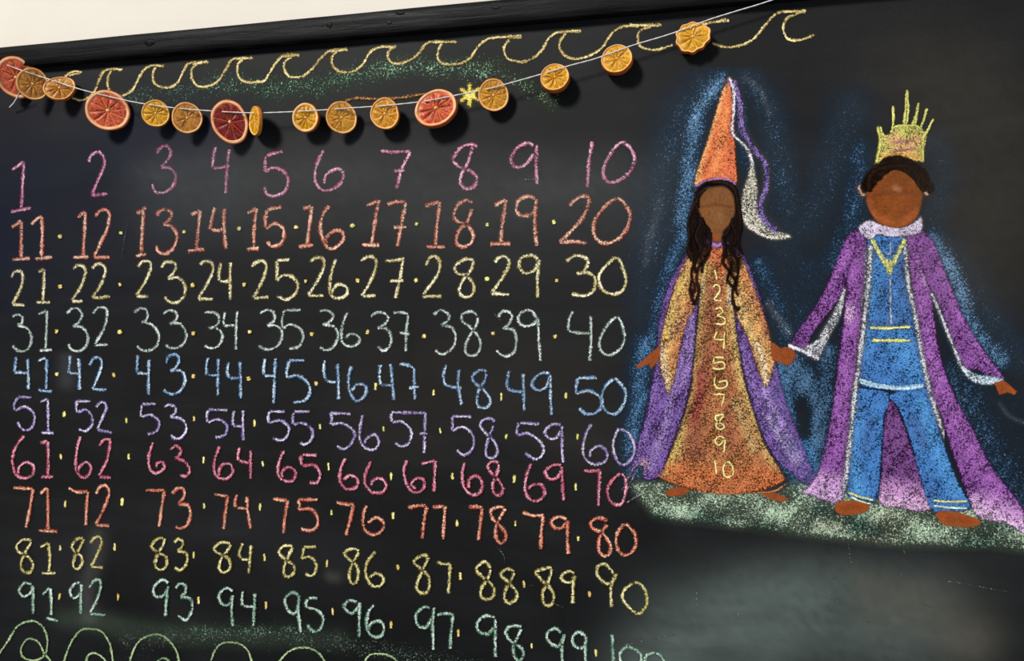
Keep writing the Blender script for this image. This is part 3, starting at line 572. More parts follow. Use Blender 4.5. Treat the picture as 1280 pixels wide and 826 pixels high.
# board dust smears (real chalk residue with shapes of its own)
c = Canvas(120, 765, 620, 840, 4)
c.line([(160, 800), (300, 792), (400, 800), (520, 822), (600, 840)], (52, 84, 62), 44, .5)
c.line([(240, 785), (300, 790), (370, 786)], (96, 140, 108), 14, .55); c.line([(0, 790), (120, 800), (200, 830)], (60, 70, 60), 60, .3)
c.done('chalk_smear', M_SPECK, None, 'green chalk smear', cut=.02)
c = Canvas(150, 60, 720, 150, 3)
c.line([(150, 122), (220, 114), (290, 108), (400, 112)], (92, 140, 108), 42, .46)
c.line([(270, 96), (300, 100), (340, 108)], (120, 176, 140), 26, .44)
c.line([(330, 112), (420, 100), (500, 84), (620, 86)], (84, 148, 100), 44, .50)
c.line([(500, 80), (560, 90), (630, 96), (690, 128)], (130, 170, 110), 34, .46)
c.line([(470, 88), (560, 84), (610, 92)], (130, 184, 138), 22, .54)
c.done('chalk_smear', M_SPECK, None, 'green chalk shading under the waves', cut=.05)
c = Canvas(570, 100, 604, 136, 1.5)
for a, b in [((587, 106), (587, 131)), ((577, 112), (598, 125)), ((577, 125), (598, 111))]: c.line([a, b], (214, 190, 60), 6.5, 1.0)
c.line([(584, 118), (590, 119)], (222, 204, 80), 12, 1.1)
c.done('chalk_star', M_LINE, None, 'yellow chalk star')

# blue halo
c = Canvas(770, 84, 1300, 660, 3)
B1, B2, B3 = (44, 104, 150), (24, 82, 122), (84, 130, 170)
for pts, col, w_, d in [
 ([(900,100),(872,140),(860,220),(852,300)], B1, 34, .62), ([(880,110),(845,160),(825,250),(815,320)], B3, 54, .36),
 ([(848,140),(812,240),(806,340),(812,400)], B3, 50, .26), ([(850,300),(830,360),(815,430)], B1, 30, .55),
 ([(806,430),(798,500),(790,560),(792,590)], B1, 34, .62), ([(935,100),(960,140),(975,200),(985,260)], B3, 44, .36),
 ([(925,130),(930,190),(938,210)], B1, 26, .42), ([(975,250),(985,330),(990,400)], B3, 70, .26),
 ([(950,330),(975,390),(985,420)], B1, 34, .46), ([(1010,280),(1030,240),(1050,180),(1065,140)], B3, 60, .30),
 ([(1040,330),(1062,290),(1070,240),(1075,190)], B1, 40, .46), ([(1010,340),(1000,400),(985,440)], B1, 60, .34),
 ([(985,460),(970,500),(990,560),(1010,600)], B2, 60, .78), ([(1000,470),(1020,520),(1015,590)], B2, 50, .72),
 ([(1035,440),(1030,500),(1018,580)], B2, 34, .62), ([(965,470),(980,520),(1000,580)], B1, 30, .7), ([(1004,560),(1010,596)], (20, 110, 170), 20, .9),
 ([(1165,180),(1180,220),(1165,280),(1170,300)], B3, 44, .28), ([(1168,300),(1195,350),(1215,410),(1250,450)], B1, 34, .66),
 ([(1190,320),(1230,380),(1272,450)], B3, 50, .30), ([(1205,460),(1222,520),(1250,580),(1285,630)], B2, 60, .48),
 ([(1190,460),(1205,520),(1235,570),(1265,610)], B2, 34, .5), ([(1180,400),(1195,450),(1215,520)], B2, 24, .35), ([(1250,500),(1285,560)], B2, 70, .28), ([(1062,470),(1048,400)], B2, 20, .4)]:
    c.line(pts, col, w_*1.1, d*1.18)
for pts, w_ in [([(932,98),(950,112),(962,140)], 7), ([(825,250),(812,300),(806,330)], 8), ([(1250,505),(1262,520),(1285,530)], 5), ([(960,380),(985,415)], 9)]:
    c.line(pts, (150, 176, 206), w_, .42)
c.erase([(1003,505),(1006,540)], 16, .8)
c.done('chalk_halo', M_HALO, None, 'blue chalk glow around the two figures', cut=.04)

# ground
c = Canvas(782, 590, 1300, 700, 2.5)
g = [(788,602),(830,600),(870,606),(960,610),(1010,600),(1100,620),(1200,630),(1300,645),(1300,688),(1240,685),(1190,684),(1130,683),(1060,676),(985,668),(940,662),(880,655),(822,648),(805,632)]
c.poly(g, (172, 196, 166), .62, 12)
for _ in range(14):
    x = random.uniform(800, 1290); y = 640+(x-800)*.06+random.uniform(-16, 16); c.tint([(x, y), (x+30, y+3)], random.choice([(92, 138, 120), (180, 190, 160), (86, 120, 100)]), 26, .7)
c.gain(lambda X, Y: 1-.25*np.sin(X*.05)*np.sin(Y*.13))
c.done('chalk_ground', M_FILL, None, 'speckled grey green chalk ground under the figures')

# ---------------- left figure
c = Canvas(820, 290, 1000, 640)
c.poly(T(F2, "350,20 430,20 480,120 475,260 490,420 520,600 560,740 610,880 680,1000 690,1040 560,1085 420,1095 300,1075 150,1020 190,930 250,770 290,620 290,560 310,400 320,260 320,140"), (176, 104, 44), .78, 4)
for s, col, w_, k in [("335,100 328,260 318,420 300,560 260,720 220,880 170,1010", (212, 182, 96), 13, .85), ("470,160 480,300 495,480 530,640 580,780 660,960", (212, 180, 100), 13, .85),
      ("380,200 350,420 330,640 300,760 310,900", (138, 60, 26), 17, .7), ("420,480 440,640 430,800 470,880", (140, 62, 26), 14, .55), ("330,560 320,700 300,780", (150, 40, 24), 8, .7),
      ("200,990 330,1010 480,1020 640,1010", (204, 104, 34), 16, .75), ("180,1030 300,1070 430,1085 560,1075 680,1025", (206, 100, 30), 7, .9), ("360,60 420,60 430,110", (206, 100, 40), 14, .8),
      ("480,700 520,800 560,900", (196, 168, 104), 8, .6), ("470,180 465,270", (224, 206, 196), 6, .9), ("330,170 325,250", (220, 190, 140), 5, .7), ("430,660 400,740", (196, 120, 50), 8, .5)]:
    c.tint(T(F2, s), col, w_*2, k)
gown = c.done('robed_figure', M_FILL, None, 'chalk drawing of a figure in a golden brown gown')
c = Canvas(770, 290, 920, 620)
c.poly(T(F2, "290,40 240,100 190,190 150,330 138,480 120,600 90,760 40,920 5,1050 20,1010 80,970 80,1030 155,1020 190,930 250,770 290,600 310,400 320,260 320,100"), (112, 72, 156), .76, 5)
for s in ["285,330 270,430 230,560 200,700 150,900", "140,560 120,700 60,900", "300,340 290,480 250,640", "100,830 30,1000", "180,780 110,980"]: c.tint(T(F2, s), random.choice([(160, 130, 196), (134, 96, 178)]), 12, .6)
c.tint(T(F2, "90,960 60,1000 20,1030"), (206, 160, 176), 16, .7); c.erase(T(F2, "60,1000 70,1040"), 8, .8)
c.done('cape', M_FILL, gown, 'purple chalk cape')
c = Canvas(900, 290, 1040, 640)
c.poly(T(F2, "480,20 530,90 580,220 615,340 650,500 700,690 760,850 810,980 835,1030 790,1055 700,990 620,900 560,740 520,600 490,440 470,260 470,120"), (112, 72, 156), .74, 5)
for s in ["500,440 540,600 620,780 700,900", "600,640 680,800 760,950", "540,560 600,740 680,880", "490,60 560,200"]: c.tint(T(F2, s), random.choice([(166, 140, 200), (140, 104, 184)]), 12, .7)
c.tint(T(F2, "620,760 700,900 740,960"), (196, 176, 214), 8, .6)
c.done('cape', M_FILL, gown, 'purple chalk cape')
c = Canvas(815, 300, 880, 500)
c.poly(T(F2, "290,50 340,100 325,200 300,300 275,350 250,430 222,580 190,665 168,600 150,520 155,430 175,340 215,200 250,110"), (206, 152, 76), .78, 4)
c.tint(T(F2, "190,640 175,560 165,470"), (236, 206, 160), 12, .8); c.tint(T(F2, "265,160 215,290 175,420"), (222, 190, 96), 12, .7)
c.tint(T(F2, "310,120 290,260 240,420 215,540"), (188, 104, 52), 14, .7); c.tint(T(F2, "240,250 225,300"), (150, 84, 40), 9, .5)
c.done('sleeve', M_FILL, gown)
c = Canvas(905, 300, 975, 495)
c.poly(T(F2, "470,60 510,80 560,200 610,340 635,440 650,520 612,635 570,540 530,420 490,340 465,250 455,150"), (206, 150, 74), .78, 4)
c.tint(T(F2, "612,610 600,520 570,450"), (236, 212, 170), 12, .75); c.tint(T(F2, "500,120 560,240 615,400"), (188, 96, 44), 12, .6); c.tint(T(F2, "490,250 530,370 560,440"), (214, 184, 110), 12, .7)
c.done('sleeve', M_FILL, gown)
c = Canvas(790, 425, 835, 465, 1)
c.poly(T(F2, "155,455 125,478 95,505 50,545 60,552 108,530 118,552 150,515"), (162, 84, 42), 1, 1.5, False); c.done('hand', M_RUB, gown, 'orange brown chalk hand')
c = Canvas(955, 420, 1000, 460, 1)
c.poly(T(F2, "635,440 680,470 715,472 740,490 722,525 690,530 650,520 636,490"), (162, 84, 42), 1, 1.5); c.done('hand', M_RUB, gown, 'orange brown chalk hand')
c = Canvas(826, 605, 868, 625, 1); c.poly(T(F3, "180,465 215,446 280,450 265,472 200,483"), (162, 84, 42), .98, 1.5); c.done('foot', M_RUB, gown, 'orange brown chalk foot')
c = Canvas(945, 605, 990, 632, 1); c.poly(T(F3, "585,462 640,468 702,490 685,506 620,490"), (162, 84, 42), .98, 1.5); c.done('foot', M_RUB, gown, 'orange brown chalk foot')
for hm in ("140,385 170,405 230,430", "540,468 640,462 700,428"): strokes('gown_hem', hm, F3, 3.4, (170, 84, 30), (214, 130, 60), .9, .5, parent=gown)
c = Canvas(862, 90, 928, 245)
c.poly(T(F1, "443,58 456,62 468,140 474,250 480,380 490,520 440,498 380,500 335,512 298,532 310,470 340,380 370,290 400,180 425,110"), (206, 98, 34), .92, 2.5, False)
c.tint(T(F1, "435,80 390,220 330,410 310,510"), (230, 168, 100), 13, .85); c.tint(T(F1, "440,200 420,330 390,450"), (224, 142, 66), 12, .5); c.tint(T(F1, "455,220 460,380 455,480"), (190, 80, 26), 9, .7)
c.tint(T(F1, "442,52 446,85"), (150, 70, 110), 9, .8)
hat = c.done('pointed_hat', M_FILL, gown, 'tall orange chalk cone hat')
strokes('hat_band', "300,530 350,505 400,492 450,500 485,520", F1, 5, (118, 66, 142), (172, 124, 184), 1, .5, parent=gown)
c = Canvas(908, 90, 1000, 305)
c.poly(T(F1, "510,338 550,380 565,460 578,540 575,610 600,665 650,712 725,738 650,757 590,742 540,715 510,680 503,620 508,560 530,480 540,420"), (196, 190, 172), .74, 3)
c.line(T(F1, "475,80 500,170 505,250 530,320 570,380 612,440 608,540 588,600 600,660 650,712"), (110, 84, 162), 9, .85); c.line(T(F1, "485,90 495,200 500,300"), (120, 92, 160), 9, .6)
c.line(T(F1, "455,62 472,120 472,200 466,290 495,330 535,370 555,430"), (214, 208, 222), 4.5, .95); c.line(T(F1, "510,660 560,715 640,750 710,742"), (216, 208, 196), 5, .9)
c.done('veil', M_FILL, gown, 'white and purple chalk veil')
c = Canvas(865, 230, 930, 305, 1.5)
c.poly(T(F1, "325,560 370,535 430,530 470,560 478,620 462,680 428,718 422,765 372,765 370,720 335,670 318,610"), (134, 88, 52), 1, 2)
c.tint(T(F1, "330,615 400,605 460,615"), (96, 56, 34), 4, .6); c.tint(T(F1, "395,740 400,765"), (170, 90, 40), 12, .7); c.tint(T(F1, "400,640 420,680"), (150, 104, 68), 16, .5)
c.done('face', M_RUB, gown, 'brown chalk face without features')
c = Canvas(882, 290, 912, 312, 1.5); c.line(T(F1, "355,765 400,780 445,765"), (150, 100, 160), 9, .95); c.done('neckline', M_FILL, gown, 'lavender chalk collar')
H = [(16, 11, 10), (64, 42, 34)]
for hp in ("308,560 330,530 345,540 322,580 318,610 338,672 370,725 372,790 350,850 320,860 290,830 275,740 280,660 298,600", "440,520 482,545 492,620 508,700 500,790 512,860 470,900 440,840 425,780 428,722 465,682 480,620 468,560"):
    c = Canvas(856, 225, 934, 345, 1.5); c.poly(T(F1, hp), (30, 20, 17), .78, 4); c.done('hair', M_RUB, gown, 'dark brown chalk hair')
strokes('hair', "310,560 345,520 400,512 450,515 485,550/350,530 320,570 315,620/480,540 488,590 492,640", F1, 7, H[0], H[1], 1.25, .5, mat=M_RUB, parent=gown)
strokes('hair', "318,570 300,620 280,670 300,720 282,770 300,830/300,640 325,680 305,740 325,790 300,840 310,900/330,660 350,700 345,760 362,810 340,860 335,900/275,680 282,740 275,790 290,850/345,690 372,730 366,800 340,830/300,760 315,820 290,900 305,960 290,1000/330,850 312,920 322,980 300,1040/290,930 285,980 300,1030", F1, 5.4, H[0], H[1], 1.2, .45, mat=M_RUB, parent=gown)
strokes('hair', "485,560 500,640 505,700 490,760 510,820/470,660 450,720 430,760 440,830/460,690 480,740 470,800 490,850/425,740 435,790 420,830/440,820 425,850 450,890 445,930 470,960/490,830 490,900 478,950 490,1000/465,850 460,900 485,940 465,980/470,960 468,1020 490,1060 495,1040", F1, 5.4, H[0], H[1], 1.2, .45, mat=M_RUB, parent=gown)
YN = ((196, 190, 84), (248, 244, 170))
for s, cr in [("390,125 400,172", F2), ("380,205 398,192 412,212 385,258/385,258 422,262", F2), ("390,298 415,290 425,310 400,325/400,325 435,340 425,362 390,358", F2), ("400,392 392,425 435,428/432,395 430,468", F2),
              ("432,505 388,503/388,503 385,530/385,530 425,525 432,548 405,555 378,548", F2), ("395,580 388,615 405,638 440,630 438,605 405,612", F2), ("385,665 415,662 435,668/432,668 420,715", F2),
              ("430,133 395,138 400,158 432,180 415,195 395,180 410,158 430,133", F3), ("435,235 410,225 390,245 410,262 430,240/435,235 430,295", F3), ("390,325 398,388/440,335 425,370 440,400 468,390 465,350 440,335", F3)]:
    strokes('gown_numeral', s, cr, 3.4, *YN, 1.2, .7, parent=gown)

# ---------------- right figure
PU, PU2 = (128, 58, 148), (158, 86, 176)
c = Canvas(990, 280, 1300, 665)
c.poly(T(K2, "260,20 330,5 348,100 335,220 322,380 305,520 293,640 282,780 270,900 250,1080 235,1110 200,1120 100,1085 70,1075 125,1020 165,900 190,780 215,600 235,440 255,250"), PU, .80, 4)
c.poly(T(K2, "498,10 560,-10 600,25 612,150 612,250 640,480 700,660 780,810 860,970 960,1100 1020,1200 1010,1260 930,1210 820,1185 780,1150 740,1040 690,900 640,740 600,680 575,560 545,380 520,180"), PU, .80, 4)
c.poly(T(K2, "440,690 480,750 520,860 570,1010 595,1080 610,1140 560,1155 480,1140 395,1120 400,1000 405,850 415,760"), (104, 42, 122), .78, 4)
for s, col, w_, k in [("280,60 280,300 262,500 240,700 215,900", PU2, 9, .6), ("560,40 575,300 610,520 680,720 790,920 900,1080", PU2, 12, .6), ("590,80 585,100 600,200", (206, 160, 210), 10, .7),
   ("70,1080 150,1060 230,1080", (216, 176, 220), 22, .9), ("110,1030 200,1040 240,1040", (196, 140, 204), 18, .6), ("395,1100 480,1110 610,1125", (226, 180, 222), 24, .85), ("420,1050 480,1060 560,1070", (180, 120, 186), 16, .6),
   ("790,1140 870,1170 1000,1230", (226, 184, 222), 20, .9), ("850,1110 960,1160", (190, 130, 200), 16, .6), ("270,320 268,350", (220, 180, 220), 9, .6)]:
    c.tint(T(K2, s), col, w_*2, k)
robe = c.done('cloaked_figure', M_FILL, None, 'chalk drawing of a crowned figure in a purple cloak')
c = Canvas(985, 285, 1075, 440)
c.poly(T(K2, "258,20 300,40 262,180 250,240 190,330 120,420 95,480 60,480 30,465 60,400 120,320 165,240 200,160"), PU, .78, 4)
c.tint(T(K2, "270,60 210,200 120,370"), PU2, 12, .6); c.done('sleeve', M_FILL, robe)
c = Canvas(1140, 285, 1262, 485)
c.poly(T(K2, "545,10 605,20 640,90 690,220 760,380 850,520 912,605 850,600 800,570 745,560 690,450 650,330 615,260 570,150"), PU, .80, 4)
c.tint(T(K2, "620,80 690,270 770,440 860,560"), PU2, 14, .6); c.done('sleeve', M_FILL, robe)
WH = (200, 200, 206)
c = Canvas(985, 350, 1060, 455, 1.5)
c.poly(T(K2, "90,470 150,430 200,340 252,225 240,330 195,420 140,525 90,505 30,480"), WH, .72, 3); c.line(T(K2, "20,468 80,492 138,522"), (224, 216, 232), 6, .95); c.line(T(K2, "250,240 205,340 150,430"), WH, 5, .7)
c.done('sleeve_cuff', M_FILL, robe, 'white chalk cuff')
c = Canvas(1160, 360, 1262, 490, 1.5)
c.poly(T(K2, "730,545 790,585 850,592 908,606 890,625 830,632 775,615 745,590"), (170, 196, 212), .8, 3); c.line(T(K2, "612,255 650,350 690,450 735,560"), WH, 6, .8); c.line(T(K2, "740,570 800,615 870,622"), (206, 216, 226), 5, .9)
c.done('sleeve_cuff', M_FILL, robe, 'white chalk cuff')
BL, BL2 = (30, 108, 180), (64, 146, 208)
c = Canvas(1070, 285, 1165, 490)
c.poly(T(K2, "350,10 495,10 510,100 520,200 545,400 590,640 440,645 308,620 335,400 352,200"), BL, .82, 3)
for s, col, w_, k in [("360,120 350,300 330,480", BL2, 10, .5), ("480,450 540,560", BL2, 20, .5), ("470,60 495,200 490,360", (16, 70, 124), 10, .5), ("400,240 410,330", (20, 78, 130), 10, .5), ("350,380 500,380", (16, 60, 110), 6, .6)]: c.tint(T(K2, s), col, w_*2, k)
c.done('tunic', M_FILL, robe, 'blue chalk tunic')
c = Canvas(1055, 478, 1110, 632); c.poly(T(K3, "305,20 460,45 432,140 420,300 400,495 345,500 268,470 278,300 290,120"), BL, .84, 3); c.tint(T(K3, "300,120 292,300 330,460"), BL2, 24, .6); c.tint(T(K3, "380,150 350,280"), (18, 72, 130), 18, .5); c.done('trouser_leg', M_FILL, robe, 'blue chalk trouser leg')
c = Canvas(1105, 478, 1216, 642); c.poly(T(K3, "455,45 620,20 670,200 740,400 795,500 795,540 700,550 635,540 590,420 545,250 495,110"), BL, .84, 3); c.tint(T(K3, "590,80 660,280 740,460"), BL2, 22, .6); c.tint(T(K3, "560,160 600,260"), (18, 72, 130), 20, .6); c.tint(T(K3, "600,400 640,480"), (20, 84, 150), 16, .5); c.done('trouser_leg', M_FILL, robe, 'blue chalk trouser leg')
strokes('trouser_hem', "275,465 330,485 385,498", K3, 4, (170, 170, 90), (240, 236, 170), 1.2, .7, parent=robe)
strokes('trouser_hem', "285,485 330,505 378,516", K3, 4, (150, 176, 150), (226, 240, 214), 1.2, .7, parent=robe)
strokes('trouser_hem', "640,500 710,506 788,504", K3, 4, (170, 170, 90), (240, 236, 170), 1.2, .7, parent=robe)
strokes('trouser_hem', "645,522 710,530 788,534", K3, 4, (150, 176, 150), (226, 240, 214), 1.2, .7, parent=robe)
c = Canvas(1050, 290, 1180, 645, 1.5)
for s in ["358,60 350,200 330,380 312,520 300,620", "300,600 285,740 268,900 250,1060"]: c.line(T(K2, s), WH, 9, .78)
for s in ["500,40 512,200 545,360 568,500 600,650", "600,650 640,780 690,900 740,1040 770,1100"]: c.line(T(K2, s), WH, 8, .80)
c.line(T(K2, "335,80 335,220 318,300"), WH, 8, .5)
c.done('cloak_edging', M_FILL, robe, 'white chalk edging of the cloak')
strokes('belt', "308,608 360,625 430,638 500,640 578,632/312,618 400,640 500,646 575,638", K2, 7, (120, 170, 206), (216, 236, 242), 1.1, .75, parent=robe)['label'] = 'pale blue chalk belt'
strokes('waist_stripe', "355,395 430,396 522,390", K2, 5, (176, 172, 60), (240, 238, 130), 1.2, .8, parent=robe)['label'] = 'yellow chalk stripe'
strokes('waist_stripe', "362,447 440,448 522,448", K2, 5.5, (176, 172, 60), (240, 238, 130), 1.2, .8, parent=robe)['label'] = 'yellow chalk stripe'
strokes('tunic_seam', "440,185 440,280 442,382", K2, 6, (120, 128, 156), (196, 196, 206), .85, .6, parent=robe)
strokes('v_collar', "360,22 395,90 432,150/502,28 470,90 438,150/425,110 435,175/445,110 440,175", K2, 10, (176, 178, 84), (228, 230, 140), .95, .6, parent=robe)['label'] = 'yellow chalk v shaped collar'
strokes('neck_line', "415,80 430,92 448,75/438,40 438,80", K2, 3, (130, 140, 176), (210, 216, 232), 1, .6, parent=robe)
c = Canvas(1068, 265, 1158, 305, 1.5)
c.poly(T(K1, "250,665 300,635 350,655 430,668 490,645 522,618 528,678 490,700 400,712 340,700 300,722 265,700"), (196, 184, 206), .88, 3); c.done('ruff', M_FILL, robe, 'pale lavender chalk ruff')
c = Canvas(975, 428, 998, 462, 1); c.poly(T(K2, "-10,480 20,478 42,492 38,525 20,548 -5,540"), (162, 84, 42), .95, 1.5); c.done('hand', M_RUB, robe, 'orange brown chalk hand')
c = Canvas(1236, 470, 1278, 500, 1); c.poly(T(K2, "868,622 905,612 935,635 962,658 952,672 920,662 890,670"), (162, 84, 42), 1, 1.5, False); c.done('hand', M_RUB, robe, 'orange brown chalk hand')
c = Canvas(1040, 622, 1092, 648, 1); c.poly(T(K3, "218,540 232,508 290,500 350,512 370,535 330,556 250,562"), (162, 84, 42), 1, 1.5); c.tint(T(K3, "250,530 320,530"), (150, 62, 26), 10, .4); c.done('foot', M_RUB, robe, 'orange brown chalk foot')
c = Canvas(1165, 632, 1230, 664, 1); c.poly(T(K3, "652,556 700,545 780,560 848,590 825,612 740,612 680,600"), (162, 84, 42), 1, 1.5); c.tint(T(K3, "700,575 800,590"), (150, 62, 24), 10, .4); c.done('foot', M_RUB, robe, 'orange brown chalk foot')
c = Canvas(1080, 208, 1160, 290, 1.5)
c.poly(T(K1, "315,450 380,418 450,418 510,442 528,500 518,580 490,640 430,668 350,655 305,605 284,530"), (138, 76, 36), 1, 2.5)
for s, col, w_, k in [("320,530 400,520 480,515", (92, 44, 22), 5, .5), ("330,560 400,570 480,560", (150, 78, 32), 26, .5), ("320,620 420,655 500,610", (190, 100, 50), 9, .6), ("410,500 425,505", (186, 130, 90), 6, .6), ("300,560 310,610", (180, 100, 60), 7, .5)]: c.tint(T(K1, s), col, w_*1.6, k)
c.done('face', M_RUB, robe, 'brown chalk face without features')
for s in ["258,495 272,525", "535,500 545,520"]:
    c = Canvas(1068, 220, 1170, 256, 1); q = T(K1, s); c.line(q, (206, 160, 140), 9, .95); c.line([q[0], (q[0][0]+1, q[0][1]-3)], (220, 200, 210), 4, .8); c.done('ear', M_FILL, robe, 'beige chalk ear')
curl = []
for i in range(26):
    t = i/25; x = 288+(t*262); y = 500-110*math.sin(min(1, max(0, t*1.02))*math.pi)**.75
    a0 = random.uniform(0, 6)
    curl.append(' '.join('%.1f,%.1f' % (x+18*math.cos(a0+k*1.1)+random.uniform(-6, 6), y+20*math.sin(a0+k*1.1)) for k in range(6)))
strokes('hair', '/'.join(curl)+"/290,515 292,470 315,425 350,400 400,392 460,398 510,410 538,440 545,480/300,500 305,450 340,415 400,400 470,405 520,430 535,470", K1, 8.5, (20, 11, 8), (66, 40, 28), 1.25, .35, mat=M_RUB, parent=robe)
c = Canvas(1090, 110, 1172, 212, 1.5)
c.poly(T(K1, "318,402 330,340 338,290 330,235 342,232 360,272 392,262 410,232 450,226 500,230 548,262 538,330 532,392 500,385 430,378 380,386"), (190, 186, 84), .86, 2.5, False)
c.tint(T(K1, "400,290 450,320 500,300"), (206, 150, 92), 26, .85); c.tint(T(K1, "360,370 430,350 510,370"), (216, 150, 66), 14, .8)
crown = c.done('crown', M_FILL, robe, 'yellow chalk crown')
for s in ["332,235 345,300 328,395", "345,235 360,272 380,275", "400,145 402,200 398,250", "460,78 455,150 445,235/462,85 465,160 458,230", "510,130 500,180 480,230/510,150 495,225", "548,155 530,210 515,250", "575,200 550,250 530,290 530,385", "390,262 410,235 450,230 500,232 530,250"]:
    strokes('crown_spike', s, K1, 4.6, (176, 172, 60), (232, 228, 120), 1.15, .7, parent=robe)
strokes('crown_bar', "402,302 450,298 495,292", K1, 4, (150, 84, 100), (190, 120, 130), 1.1, .5, parent=robe)
strokes('crown_bar', "400,338 450,335 498,328", K1, 4, (150, 84, 100), (190, 120, 130), 1.1, .5, parent=robe)

# ------------------------------------------------------------------ garland
STR = [(-30, 64), (0, 78), (30, 89), (58, 98), (95, 110), (125, 118), (160, 126), (185, 130.5), (215, 134.5), (262, 138.5), (310, 141), (345, 140.5), (395, 138), (430, 135.5), (480, 132), (530, 126.5), (575, 118), (610, 111), (640, 103), (672, 94), (712, 82), (745, 73), (790, 57), (830, 45), (862, 34), (885, 25), (920, 14), (950, 5), (985, -7), (1060, -34), (1130, -60)]
def str_depth(x): return .030-.012*max(0, min(1, (x-500)/500))
# x, y, rx, ry, angle, tilt right, tilt up, thickness, rind, flesh, depth offset, wave, label
SL = [
 (20, 97, 21.5, 25.5, 10, -.06, .10, 5, 'red', 'blood', -.004, .02, 'large blood orange slice at the far left end, behind the brown slice'),
 (41, 105, 18, 20, 0, .02, .08, 3.5, 'orange', 'brown', .006, .02, 'brownish orange slice overlapping the leftmost blood orange slice'),
 (75, 111, 18.5, 14.5, 14, -.25, .42, 7, 'orange', 'brown', 0, .04, 'small tilted brown slice just right of the overlapping pair'),
 (135, 138.5, 25.5, 25, 0, -.2, .14, 6, 'red', 'blood', 0, .02, 'big round red blood orange slice with flat face, fourth from the left'),
 (195, 142, 16.5, 16.8, 0, -.22, .12, 5, 'gold', 'yellow', 0, .02, 'small bright yellow slice between two larger slices, above number 3'),
 (234, 147.5, 18.5, 19.2, 0, -.08, .12, 4, 'orange', 'brown', 0, .02, 'light brown slice with pale rim directly left of the dark red slice'),
 (287.5, 152.5, 22, 27.5, 12, -.1, .10, 5, 'red', 'dark', .002, .03, 'darkest red oval blood orange slice, above number 4'),
 (320, 151, 17, 18.5, 0, -2.6, .1, 5, 'gold', 'yellow', 0, .03, 'narrow slice turned edge on beside the dark red oval slice'),
 (383, 147.5, 16, 18.5, -8, -.35, .12, 8, 'orange', 'yellow', 0, .02, 'small slice with wide pale pith and thick right rim'),
 (427, 147, 19.3, 20, 0, .02, .05, 3.5, 'orange', 'amber', 0, .02, 'flat amber slice right of the one with wide pale pith'),
 (481.5, 142.5, 18.5, 19.3, 0, -.25, .15, 7, 'orange', 'amber', 0, .04, 'amber slice with a visible dark rind edge, above number 7'),
 (545.5, 136, 27, 22.5, 28, -.22, .32, 10, 'red', 'blood', .002, .02, 'thick tilted red blood orange slice next to the chalk star'),
 (617, 119, 19.5, 20, 0, -.04, .08, 5, 'orange', 'amber', 0, .02, 'round amber slice just right of the chalk star'),
 (694, 98, 18.5, 17, 0, -.14, .5, 10, 'orange', 'yellow', 0, .02, 'thick slice tipped upward, lowest of the three on the rising string'),
 (771.5, 75, 19.5, 18, 0, -.16, .5, 10, 'orange', 'yellow', 0, .02, 'thick slice tipped upward, middle of the three on the rising string'),
 (866, 47, 21.5, 19, 0, -.04, .42, 8, 'orange', 'yellow', 0, .05, 'scalloped bright yellow slice highest on the rising string')]
